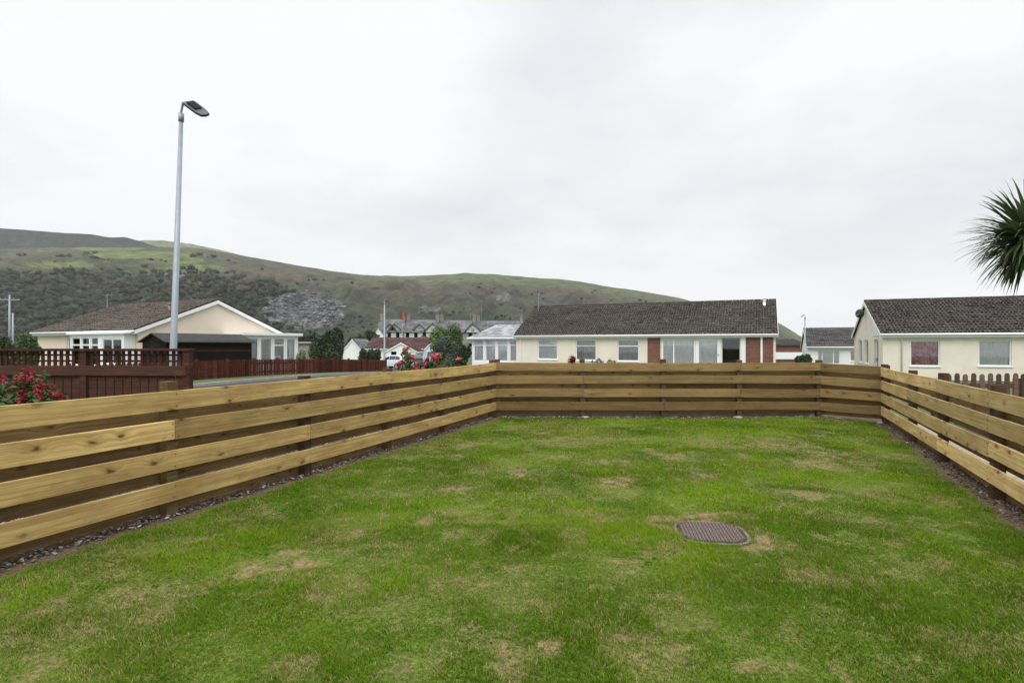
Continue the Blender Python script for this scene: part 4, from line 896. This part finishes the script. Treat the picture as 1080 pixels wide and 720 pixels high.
# ------------------------------------------------------------------ vehicles
def car(label, loc, rz, paint, van=False):
    t = thing('parked_car' if not van else 'parked_van', label, 'car' if not van else 'van', loc, rz)
    H = 1.48 if not van else 1.9
    low = [(-2.0, .32), (-2.05, .62), (-1.98, .88), (-.95, .98), (1.75, 1.0), (2.0, .92), (2.08, .6), (2.05, .32)]
    if van: low = [(-2.1, .35), (-2.15, .7), (-2.05, .98), (-1.3, 1.1), (2.05, 1.15), (2.1, .35)]
    def cross(prof, hw, taper=0):
        n = len(prof); v = []
        for sx_ in (-1, 1):
            for (x, z) in prof: v.append((x, sx_*(hw-(taper if z > .8 else 0)), z))
        f = [tuple(range(n))[::-1], tuple(range(n, 2*n))]+[(i, (i+1)%n, n+(i+1)%n, n+i) for i in range(n)]
        return v, f
    # wheel arches are cut out of the profile
    arch = lambda c: [(c+.36*math.cos(a), .32+.34*math.sin(a)) for a in np.linspace(math.pi, 0, 9)]
    bot = [(-2.0, .26)]+arch(-1.28)+arch(1.28)+[(2.05, .26)]
    prof = bot+[p for p in low[::-1] if p[1] > .4]
    m = MB(); m.add(*cross(prof, .86, .03)); body = m.build('body', paint, t, .03)
    cab = [(-1.0, .97), (-.35, H-.06), (.1, H), (1.35, H-.03), (1.75, H-.25), (1.95, .98)] if not van else [(-1.4, 1.1), (-.9, H-.08), (-.5, H), (1.95, H), (2.05, 1.14)]
    n = len(cab); v = []
    for sx_ in (-1, 1):
        for (x, z) in cab: v.append((x, sx_*(.80-(.16 if z > 1.2 else 0)), z))
    m = MB(); m.add(v, [tuple(range(n))[::-1], tuple(range(n, 2*n))]+[(i, (i+1)%n, n+(i+1)%n, n+i) for i in range(n)]); m.build('cabin', paint, t, .03)
    gl = simple('car_glass', (.03, .035, .04), .08, .05, spec=.9) if 'cg' not in M else M['cg']; M['cg'] = gl
    for sx_ in (-1, 1):
        for (a, b) in (((-.78, 1.02), (-.30, 1.36)), ):
            sh_ = lambda x, z: (x, sx_*(.80+.012-(.16*(z-.97)/(1.3-.97) if z < 1.3 else .16)), z)
            for quad in ([(-.80, 1.02), (.05, 1.02), (.05, H-.1), (-.33, H-.12)], [(.12, 1.02), (.95, 1.02), (.95, H-.1), (.12, H-.1)], [(1.02, 1.02), (1.70, 1.03), (1.52, H-.2), (1.3, H-.12), (1.02, H-.1)]):
                if van and quad[0][0] > 0: continue
                pts = [Vector(sh_(*q)) for q in quad]; m = MB(); m.prism(pts, (0, sx_*.012, 0)); m.build('window', gl, t)
    m = MB(); m.prism([(-.97, -.68, 1.01), (-.97, .68, 1.01), (-.42, .58, H-.10), (-.42, -.58, H-.10)], (-.012, 0, .012)); m.build('windscreen', gl, t)
    m = MB(); m.prism([(1.935, -.66, 1.04), (1.935, .66, 1.04), (1.80, .58, H-.24), (1.80, -.58, H-.24)] if not van else [(2.06, -.6, 1.25), (2.06, .6, 1.25), (2.0, .56, H-.15), (2.0, -.56, H-.15)], (.025, 0, .012)); m.build('rear_window', gl, t)
    for x in (-1.28, 1.28):
        for sx_ in (-1, 1):
            m = MB(); m.tube([(0, -.1, 0), (0, .1, 0)], .32, 20); w = m.build('wheel', M['tyre'], t, .02); w.location = (x, sx_*.76, .32)
            m = MB(); m.tube([(0, sx_*.095, 0), (0, sx_*.112, 0)], .21, 10); m.build('rim', M['grey_metal'], w)
    for sx_ in (-1, 1):
        m = MB(); m.box(2.0, 2.075, sx_*.72-.1, sx_*.72+.1, .72, .98); m.build('tail_light', M['tail_red'], t, .01)
        m = MB(); m.box(-2.06, -1.95, sx_*.66-.14, sx_*.66+.14, .66, .80); m.build('headlight', M['lamp_glass'], t, .01)
    m = MB(); m.box(2.075, 2.09, -.26, .26, .60, .71); m.build('number_plate', M['plate_yellow'], t)
    m = MB(); m.box(2.0, 2.11, -.8, .8, .3, .5); m.build('bumper', paint, t, .02)
    return t
car('silver white hatchback parked beyond the thin lamp column at the fence end', (at(415.5, 0, 60).x, 60, -.95), R(-35), M['car_white'])
car('dark car parked just right of the silver white hatchback', (at(433, 0, 63).x, 63, -.95), R(-60), M['car_dark'])
car('pale blue van parked behind the red roses', (at(454, 0, 66).x, 66, -.95), R(-75), M['van_blue'], True)

# ------------------------------------------------------------------ plants
def leafcloud(lobes, n, size, cols, seed, flat=.5, shell=.35, asp=.5, dens=None):
    """leaf-sized quads filling a set of ellipsoid lobes (cx,cy,cz,rx,ry,rz)"""
    r = np.random.default_rng(seed); Lb = np.array(lobes, float); vol = (Lb[:, 3]*Lb[:, 4]*Lb[:, 5])**(2/3); k = r.choice(len(Lb), n, p=vol/vol.sum()); L_ = Lb[k]
    d = r.normal(size=(n, 3)); d /= np.linalg.norm(d, axis=1)[:, None]; rad = (r.uniform(0, 1, n)**shell); rad *= (.82+.32*vnoise(d[:, 0]*3+k*7, d[:, 1]*3+d[:, 2]*2, seed))
    p = L_[:, :3]+d*L_[:, 3:]*rad[:, None]
    nrm = d+r.normal(size=(n, 3))*.6; nrm[:, 2] += flat; nrm /= np.linalg.norm(nrm, axis=1)[:, None]
    a = np.cross(nrm, r.normal(size=(n, 3))); a /= np.linalg.norm(a, axis=1)[:, None]; b = np.cross(nrm, a); s = size*(.55+.9*r.uniform(0, 1, n))[:, None]
    V = np.stack([p-a*s, p+b*s*asp, p+a*s+nrm*s*-.25, p-b*s*asp], 1)
    cols = np.array(cols); t = r.uniform(0, 1, (n, 1)); cl = vnoise(p[:, 0]/size*.12+50, p[:, 2]/size*.12+p[:, 1]/size*.1, seed+3)[:, None]
    c = cols[0]*(1-t)+cols[1]*t; c = c*(.6+.8*cl); c = np.concatenate([c, np.ones((n, 1))], 1)
    return V.reshape(-1, 3), np.arange(n*4).reshape(n, 4), np.repeat(c, 4, 0)
def rlobes(n, R3, seed, base=.35, sc=.45):
    r = random.Random(seed); out = []
    for i in range(n):
        a = r.uniform(0, 6.28); q = math.sqrt(r.uniform(0, 1))*.65; z = r.uniform(base, .8); k = sc*r.uniform(.7, 1.2)
        out.append((R3[0]*q*math.cos(a), R3[1]*q*math.sin(a), R3[2]*z, R3[0]*k, R3[1]*k, R3[2]*k*.7))
    return out
def shrub(name, label, cat, loc, R3, n, size, cols, seed, nl=7, group=None, blooms=None, trunk=True, base=.35, sc=.45):
    t = thing(name, label, cat, loc, 0, group); lb_ = rlobes(nl, R3, seed, base, sc); V, T_, c = leafcloud(lb_, n, size, cols, seed)
    V[:, 2] = np.maximum(V[:, 2], .01)
    npmesh('foliage' if name != 'tree' else 'crown', V, T_, M['leaf'], {'Col': c}, t)
    m = MB(); r = random.Random(seed)
    for i, q in enumerate(lb_[:6]):
        x, y = r.uniform(-.08, .08)*R3[0], r.uniform(-.08, .08)*R3[1]; w = max(.012, min(R3[0]*.06, .12)); m.tube([(x, y, -.1), (x*.5+q[0]*.4, y*.5+q[1]*.4, q[2]*.5), (q[0], q[1], q[2])], [w, w*.7, w*.3], 6)
    m.build('stem' if name != 'tree' else 'trunk', M['bark'], t)
    if blooms:
        bn, bs, bc = blooms; V_, F_, C_ = [], [], []; rr = np.random.default_rng(seed+1); bcol = np.array(bc)
        for i in range(bn):
            q = lb_[r.randrange(len(lb_))]; d = rr.normal(size=3); d[2] = abs(d[2])*.9+.1; d /= np.linalg.norm(d); d[1] -= .25
            cpt = np.array(q[:3])+d*np.array(q[3:])*rr.uniform(.85, 1.15); s_ = bs*rr.uniform(.6, 1.2)
            V1, F1, C1 = leafcloud([(cpt[0], cpt[1], cpt[2], s_*.8, s_*.8, s_*.65)], 26, s_*.5, [bcol[rr.integers(len(bcol))], bcol[rr.integers(len(bcol))]], int(rr.integers(1e6)), asp=.8)
            F_.append(F1+sum(len(v) for v in V_)); V_.append(V1); C_.append(C1)
        npmesh('blooms', np.concatenate(V_), np.concatenate(F_), M['leaf'], {'Col': np.concatenate(C_)}, t)
    return t
G1 = [(.035, .075, .018), (.085, .14, .035)]; G2 = [(.022, .042, .016), (.05, .08, .028)]; G3 = [(.07, .13, .03), (.14, .21, .05)]; G4 = [(.06, .085, .06), (.11, .14, .10)]
red = [(.34, .012, .025), (.46, .03, .055), (.24, .01, .02)]; pinkr = [(.52, .05, .09), (.46, .02, .045), (.60, .16, .19)]
gzf = lambda y: float(gz(y))
shrub('flowering_shrub', 'dense bush of dark red flowers behind the left fence at the left edge', 'shrub', (-5.28, 6.15, 0), (.82, .40, 1.27), 10000, .028, G1, 3, 13, blooms=(300, .026, red), base=.4, sc=.33)
def rose(label, px, Y, ytop, w, seed, nb, s=.05):
    b = at(px, 0, Y); h = at(0, ytop, Y).z; return shrub('rose_bush', label, 'rose bush', (b.x, Y, 0), (w, w*.7, h*1.05), 2600, .03, G1, seed, 7, blooms=(nb, s, pinkr), base=.45, sc=.34)
rose('tall rose bush with pink red blooms leaning over the left fence near the parked cars', 440, 10.6, 371, .42, 11, 46, .05)
rose('sparse low rose bush with red blooms at the left of the tall one', 429, 10.0, 382, .26, 12, 16, .04)
rose('rose bush with a dense red bloom cluster just right of the tall one', 463, 11.3, 375, .25, 13, 26, .055)
rose('low rose bush with red blooms in front of the conservatory', 484, 12.0, 378, .25, 14, 22, .05)
b_ = at(601, 0, 14.0); shrub('rose_bush', 'small rose plant with two bright red blooms behind the far fence', 'rose bush', (b_.x, 14.0, 0), (.20, .16, 1.27), 700, .028, G1, 15, 6, blooms=(16, .05, red), base=.72, sc=.4)
shrub('low_plant', 'yellow green leafy plant peeping over the far fence below the third window', 'plant', (at(645, 0, 14).x, 14.0, 0), (.45, .3, 1.22), 2200, .035, G3, 21, 6, base=.5, sc=.3)
shrub('low_plant', 'thin grey green plant peeping over the far fence right of the rose plant', 'plant', (at(632, 0, 15).x, 15.0, 0), (.3, .3, 1.25), 900, .035, G4, 22, 6, base=.5, sc=.3)
def bush(label, px, Y, ytop, wpx, seed, cols, n=6000, size=.10, nl=8, name='bush', cat='bush', group=None, dep=.8):
    b = at(px, 0, Y); z0 = gzf(Y); h = at(0, ytop, Y).z-z0; w = wpx*Y/F/2
    return shrub(name, label, cat, (b.x, Y, z0), (w, w*dep, h), n, size, cols, seed, nl, group=group, base=.3, sc=.45)
bush('round dark green tree right of the left bungalow sunroom', 345, 50, 349, 40, 31, G2, 16000, .10, 10, 'tree', 'tree')
bush('dark evergreen tree behind the round tree by the sunroom', 353, 62, 350, 18, 32, G2, 9000, .14, 8, 'tree', 'tree')
bush('clipped dark hedge bush left of the maroon roofed bungalow', 387, 60, 369, 18, 33, G2, 5000, .12, 6)
bush('clipped dark hedge bush left of the thin lamp column', 396, 60, 369, 18, 34, G2, 4000, .12, 6)
bush('bright green leafy bush behind the roses', 472, 44, 344, 36, 35, G3, 12000, .09, 10, 'tree', 'tree')
bush('grey green bush just left of the conservatory', 472, 33, 358, 30, 36, G4, 11000, .06, 9)
bush('dark bush between the grey green bush and the conservatory', 490, 36, 362, 14, 37, G2, 4000, .07, 5)
bush('rounded dark green bush left of the far grey roofed bungalow', 848, 40, 371, 19, 38, G2, 6000, .06, 7)
bush('pale flowering climber on an arch beside the sunroom', 318, 33, 361, 14, 39, [(.16, .19, .09), (.34, .36, .22)], 2600, .05, 6, dep=.5)
bush('leafy green bush at the left edge behind the garden fence', 25, 30, 355, 34, 40, G1, 9000, .08, 9)
bush('dark hedge at the left edge below the poles', 5, 40, 352, 34, 41, G2, 7000, .1, 8)
for i, (p, Y, y_, w, c) in enumerate(((375, 110, 352, 26, G2), (392, 130, 349, 20, G2), (330, 95, 352, 28, G2), (310, 120, 350, 30, G2), (470, 128, 349, 30, G2), (448, 122, 353, 18, G1))):
    bush(['dark tree behind the blank white gable', 'dark tree at the left end of the far terrace', 'dark tree behind the round tree near the sunroom', 'dark tree behind the left bungalow gable end', 'dark tree in front of the plain terrace roof', 'small tree before the middle of the terrace'][i], p, Y, y_, w, 50+i, c, 5000, .22, 8, 'tree', 'tree', 'background trees by the terrace')

# little green plant edge by the picket verge
# cordyline palm
pc = Vector((at(1086, 0, 13.5).x, 13.5, 0)); zc = at(0, 251, 13.5).z
pt = thing('cordyline_palm', 'spiky dark green cordyline palm at the right edge of the view', 'palm tree', pc)
m = MB(); m.tube([(0.25, .1, -.1), (.18, .05, 1.4), (.05, 0, zc-.9), (0, 0, zc+.1)], [.15, .12, .11, .08], 12); m.build('trunk', M['bark'], pt, 0, True)
r = np.random.default_rng(5); VV, FF, CC = [], [], []; cnt = 0
for i in range(640):
    a = r.uniform(0, 2*np.pi); el = np.arcsin(r.uniform(-.85, 1.0)); ln = r.uniform(1.0, 1.55)*(1 if el > -.2 else .95); w = r.uniform(.027, .044)
    d = np.array([np.cos(a)*np.cos(el), np.sin(a)*np.cos(el), np.sin(el)]); p = np.array([0, 0, zc])+d*.08+np.array([0, 0, r.uniform(-.25, .2)]); side = np.cross(d, [0, 0, 1.0]); side = side/(np.linalg.norm(side)+1e-6)
    droop = r.uniform(.25, 1.0)+(.35 if el < 0 else 0); ns = 7; step = ln/ns
    base_c = np.array([.048, .082, .028])*(1-r.uniform(0, .5))+np.array([.06, .10, .03])*r.uniform(0, .6)
    if r.uniform() < (.16 if el < -.2 else .03): base_c = np.array([.16, .12, .06])
    for k in range(ns+1):
        ww = w*(.6+.7*math.sin(math.pi*min(1, (k+.8)/ns)*.9))*(1-(k/ns)**3) ; VV += [p-side*ww, p+side*ww]; CC += [base_c, base_c]
        d = d+np.array([0, 0, -1])*droop*.28*(k/ns); d /= np.linalg.norm(d); p = p+d*step
    for k in range(ns): b = cnt+2*k; FF.append((b, b+1, b+3, b+2))
    cnt += 2*(ns+1)
CC = np.concatenate([np.array(CC), np.ones((len(CC), 1))], 1); npmesh('crown', np.array(VV), np.array(FF), M['leaf'], {'Col': CC}, pt)

# ------------------------------------------------------------------ hills
def hill(name, sky_pts, Yc0, Y0, prof, colf, rx=(-2.2, .62), nr=1100, nd=240, back=1.5, noise=1.0, z0=-1.5, seed=0):
    rr = np.linspace(*rx, nr); px = 540+F*rr; e = np.interp(px, [p[0] for p in sky_pts], [(HOR-p[1])/F for p in sky_pts])
    t = np.concatenate([np.linspace(0, 1, int(nd*.85)), np.linspace(1.01, back, nd-int(nd*.85))])
    Rr, T_ = np.meshgrid(rr, t); E = np.broadcast_to(e, Rr.shape); yc = Yc0*(1+.10*(fbm(rr*2.2, rr*0, seed+5)-.5)); Yc = np.broadcast_to(yc, Rr.shape)
    Yd = Y0+(Yc-Y0)*T_; Xd = Rr*Yd; Hc = E*Yc; tt = np.clip(T_, 0, 1); h = E*Yd*prof(tt, px[None, :]+0*tt)
    h = np.where(T_ > 1, Hc*(1-.5*(T_-1)**2*4), h)
    env = (np.sin(np.pi*np.clip(tt, 0, 1))**.7)*(1-tt**4)*noise*np.clip(Hc/120, .15, 1)
    h = h+env*(46*(fbm(Xd/170, Yd/170, seed, 5)-.5)-48*np.abs(fbm(Xd/75+.5*fbm(Yd/90, Xd/90, 5), Yd/260, seed+21, 4)-.5)*2+16*(fbm(Xd/35, Yd/35, seed+9, 4)-.5))+(3+0*Hc)*(fbm(Xd/28, Yd/28, seed+3, 3)-.5)*np.clip(Hc/60, 0, 1)
    h = np.where(T_ <= .001, z0-2, h+z0); V = np.stack([Xd, Yd, h], -1)
    ppy = HOR-F*(h-EYE)/Yd; ppx = 540+F*Rr
    c = colf(Xd, Yd, h, tt, ppx, ppy); c = np.concatenate([c, np.ones(c.shape[:2]+(1,))], -1); I = np.arange(nr*len(t)).reshape(len(t), nr)
    o = npmesh(name, V.reshape(-1, 3), quads(I), M['hill'], {'Col': c.reshape(-1, 4)}, smooth=True); tag(o, kind='structure'); return V, ppx, ppy, c
def ell(x, y, cx_, cy_, a, b, s=7):
    q = ((x-cx_)/a)**2+((y-cy_)/b)**2; q = q+.9*(fbm(x/9, y/5, s, 4)-.5); return 1-sstep(.75, 1.15, q)
def mixc(c, k, m_): return c*(1-m_[..., None])+np.array(k)*m_[..., None]
def col_front(X, Y, h, t, px, py):
    n1_, n2_, n3_ = fbm(X/120, Y/120, 3, 5), fbm(X/32, Y/32, 8, 5), fbm(px/11, py/4, 12, 4)
    c = np.zeros(X.shape+(3,))+np.array([.072, .080, .040])                    # upland grass
    c = mixc(c, (.112, .130, .055), sstep(.5, .68, n1_)); c = mixc(c, (.085, .068, .048), sstep(.46, .62, n2_)*.75)
    c = mixc(c, (.055, .062, .032), sstep(.5, .64, n3_)*.7)
    crest = np.interp(px, [p[0] for p in FR], [p[1] for p in FR]); below = py-crest
    c = mixc(c, (.105, .075, .052), sstep(8, 16, below)*(1-sstep(26, 36, below))*sstep(230, 300, px)*sstep(.42, .6, fbm(px/30, py/6, 33))*.9)   # bracken
    c = mixc(c, (.050, .056, .034), sstep(10, 24, below+8*(fbm(px/20, py/8, 61)-.5))*sstep(240, 300, px)*.75); c = mixc(c, (.105, .125, .055), (1-sstep(5, 13, below+5*(fbm(px/15, py/5, 62)-.5)))*sstep(430, 470, px)*.8)
    rg = np.abs(fbm((px-below*.8)/26, py/40, 141, 3)-.5)*2; c = mixc(c, (.045, .048, .032), (1-sstep(.0, .22, rg))*sstep(8, 20, below)*sstep(300, 360, px)*.6)
    wood = sstep(26, 40, below+16*(fbm(px/28, py/14, 14)-.5))*(1-sstep(285, 340, px)); wood = np.maximum(wood, sstep(40, 52, below+10*(n2_-.5))*sstep(285, 340, px)*.75)
    c = mixc(c, (.038, .050, .028), wood)
    for (a, b, w, hh) in ((150, 269, 60, 4), (60, 279, 40, 4), (205, 284, 34, 5), (110, 262, 40, 2.5), (185, 275, 30, 4)): c = mixc(c, (.135, .180, .055), ell(px, py, a, b, w, hh)*.8)
    cliff = ell(px, py, 190, 293, 40, 7, 4)*sstep(.42, .58, fbm(px/5, py/9, 44)); c = mixc(c, (.17, .165, .155), cliff*.8)
    for (a, b, w, hh) in ((448, 326, 7, 4), (458, 325, 5, 5), (530, 313, 9, 5)): c = mixc(c, (.15, .145, .14), ell(px, py, a, b, w, hh, 5)*sstep(.4, .6, fbm(px/3, py/4, 45)))
    sc_ = ell(px, py, 318, 327, 42, 19, 6); sc_ = np.maximum(sc_, ell(px, py, 338, 330, 24, 16, 9)); sc_ = sc_*(.62+.38*sstep(.36, .50, fbm(px/10, py/5, 78, 3))); sp = sstep(.36, .62, fbm(px/1.6, py/1.2, 71, 2))
    c = mixc(c, (.115, .115, .12), sc_*.92); c = mixc(c, (.16, .16, .165), sc_*sp*.4); c = mixc(c, (.09, .09, .085), sc_*sstep(.6, .75, fbm(px/2, py/1.5, 73, 2))*.7)
    return c*.70
FR = [(-900, 262), (-300, 255), (0, 260), (60, 259), (110, 259), (150, 259), (180, 259.5), (212, 260), (240, 265), (270, 270), (300, 276), (335, 282), (370, 286.5), (400, 289), (425, 289.5), (450, 288.5), (490, 286.5), (520, 287.5), (560, 291), (600, 293.5), (640, 300), (680, 306), (710, 311), (740, 318.5), (780, 326), (816, 336), (832, 345), (848, 355), (868, 363.9), (950, 364)]
prof = lambda t, px: .35*sstep(-.05, .60, t)+.65*t**.8
prof0 = lambda t, px: (prof(t, px)-.35*sstep(-.05, .60, 0.0))/(1-.35*sstep(-.05, .60, 0.0))
Vh, hx, hy, hc = hill('hills', FR, 1050, 330, prof0, col_front, noise=1.25, seed=2)
def col_forest(X, Y, h, t, px, py):
    c = np.zeros(X.shape+(3,))+np.array([.022, .028, .024]); return mixc(c, (.038, .042, .034), sstep(.4, .6, fbm(px/6, py/3, 9))*.6)*.9
FO = [(-900, 262), (-300, 240), (0, 239), (25, 241), (60, 244), (95, 245.5), (115, 249), (130, 248.5), (150, 254), (172, 261), (185, 268), (220, 290), (800, 364)]
hill('hills', FO, 1500, 1150, lambda t, px: t**.8, col_forest, rx=(-2.2, -.4), nr=700, nd=60, noise=.15, seed=6)
def col_pale(X, Y, h, t, px, py):
    c = np.zeros(X.shape+(3,))+np.array([.13, .135, .075]); return mixc(c, (.10, .10, .06), sstep(.4, .6, fbm(px/9, py/3, 9))*.6)
PL = [(-900, 275), (60, 270), (110, 256), (150, 252.5), (170, 252.5), (200, 256), (230, 262), (260, 270), (320, 300), (800, 364)]
hill('hills', PL, 2000, 1600, lambda t, px: t**.8, col_pale, rx=(-1.0, -.3), nr=400, nd=50, noise=.1, seed=7)

# woodland on the lower slopes
def woods():
    import bmesh
    bm = bmesh.new(); bmesh.ops.create_icosphere(bm, subdivisions=1, radius=1); base_v = np.array([v.co[:] for v in bm.verts]); base_f = np.array([[v.index for v in f.verts] for f in bm.faces]); bm.free()
    r = np.random.default_rng(9); crest = np.interp(hx, [p[0] for p in FR], [p[1] for p in FR]); below = hy-crest
    p = sstep(24, 40, below+22*(fbm(hx/24, hy/12, 14)-.5))*(1-sstep(300, 350, hx))*(hy < 365)+.16*sstep(30, 50, below)*sstep(.45, .6, fbm(hx/14, hy/7, 18))+.05*sstep(6, 14, below)*(1-.6*sstep(330, 400, hx))*sstep(.52, .62, fbm(hx/12, hy/5, 19))
    scree = np.maximum(ell(hx, hy, 318, 327, 44, 20, 6), ell(hx, hy, 338, 330, 26, 17, 9)); p = p*(1-scree)*(hx > -120)*(hx < 860); p[int(.83*p.shape[0]):] = 0
    area = Vh[..., 1]**1.0; w = (p*area).ravel(); n = 15000; k = r.choice(len(w), n, p=w/w.sum()); C_ = Vh.reshape(-1, 3)[k]; s = (1.0+2.7*r.uniform(0, 1, n)**2)*np.where(hx.ravel()[k] > 330, .62, 1.0)*(.5+C_[:, 1]/1000)
    V = base_v[None]*(1+r.uniform(-.28, .28, (n, len(base_v), 1))); V = V*(s[:, None]*np.stack([r.uniform(.8, 1.4, n), r.uniform(.8, 1.4, n), r.uniform(.7, 1.15, n)], -1))[:, None]+C_[:, None]+np.array([0, 0, 1.0])*s[:, None, None]*.35
    c = np.array([(.024, .032, .018), (.042, .050, .025), (.050, .042, .030), (.034, .040, .022)])[r.integers(0, 4, n)]*r.uniform(.35, 1.0, (n, 1)); c = np.concatenate([c, np.ones((n, 1))], 1)
    o = npmesh('woodland', V.reshape(-1, 3), (base_f[None]+np.arange(n)[:, None, None]*len(base_v)).reshape(-1, 3), M['wood'], {'Col': np.repeat(c, len(base_v), 0)})
    tag(o, 'dark scrubby woodland and bushes covering the lower slopes of the hill', 'woodland', kind='stuff')
woods()
def scree():
    r = np.random.default_rng(19); cube = np.array([(-1,-1,-1),(1,-1,-1),(1,1,-1),(-1,1,-1),(-1,-1,1),(1,-1,1),(1,1,1),(-1,1,1)], float)
    p = np.maximum(ell(hx, hy, 318, 327, 42, 19, 6), ell(hx, hy, 338, 330, 24, 16, 9)); p = p*(.25+.75*sstep(.4, .55, fbm(hx/7, hy/4, 88, 3)))+.35*ell(hx, hy, 190, 293, 40, 7, 4)*sstep(.46, .6, fbm(hx/5, hy/9, 44))+.5*ell(hx, hy, 452, 325, 12, 4, 5)*sstep(.45, .6, fbm(hx/3, hy/4, 45)); p[int(.83*p.shape[0]):] = 0
    w = (p*Vh[..., 1]).ravel(); n = 4200; k = r.choice(len(w), n, p=w/w.sum()); c0 = Vh.reshape(-1, 3)[k]+r.uniform(-1.5, 1.5, (n, 3))*np.array([1, 1, .1]); s = .45+1.5*r.uniform(0, 1, n)**2.5
    V = cube[None]*(1+r.uniform(-.5, .2, (n, 8, 1)))*(s[:, None]*np.stack([r.uniform(.7, 1.5, n), r.uniform(.7, 1.5, n), r.uniform(.4, .9, n)], -1))[:, None]+c0[:, None]
    fq = np.array([(0,3,2,1),(4,5,6,7),(0,1,5,4),(1,2,6,5),(2,3,7,6),(3,0,4,7)]); c = np.array([.175, .175, .185])*r.uniform(.35, 1.3, (n, 1)); c = np.concatenate([c, np.ones((n, 1))], 1)
    o = npmesh('scree', V.reshape(-1, 3), (np.arange(n)[:, None, None]*8+fq[None]).reshape(-1, 4), M['chip'], {'Col': np.repeat(c, 8, 0)}); tag(o, 'grey scree of broken quarry rock on the hillside', 'scree', kind='stuff')
scree()

# ------------------------------------------------------------------ haze
hm = bpy.data.materials.new('haze'); hm.use_nodes = True; t = hm.node_tree; t.nodes.clear()
o = t.nodes.new('ShaderNodeOutputMaterial'); v = t.nodes.new('ShaderNodeVolumePrincipled'); v.inputs['Color'].default_value = (.94, .96, .98, 1); v.inputs['Density'].default_value = .00010; v.inputs['Anisotropy'].default_value = .1
t.links.new(v.outputs[0], o.inputs['Volume'])
m = MB(); m.box(-4800, 1700, -300, 3200, -6, 560); hb = m.build('haze', hm); tag(hb, 'thin pale grey haze in the air over the whole valley', 'haze', kind='stuff')
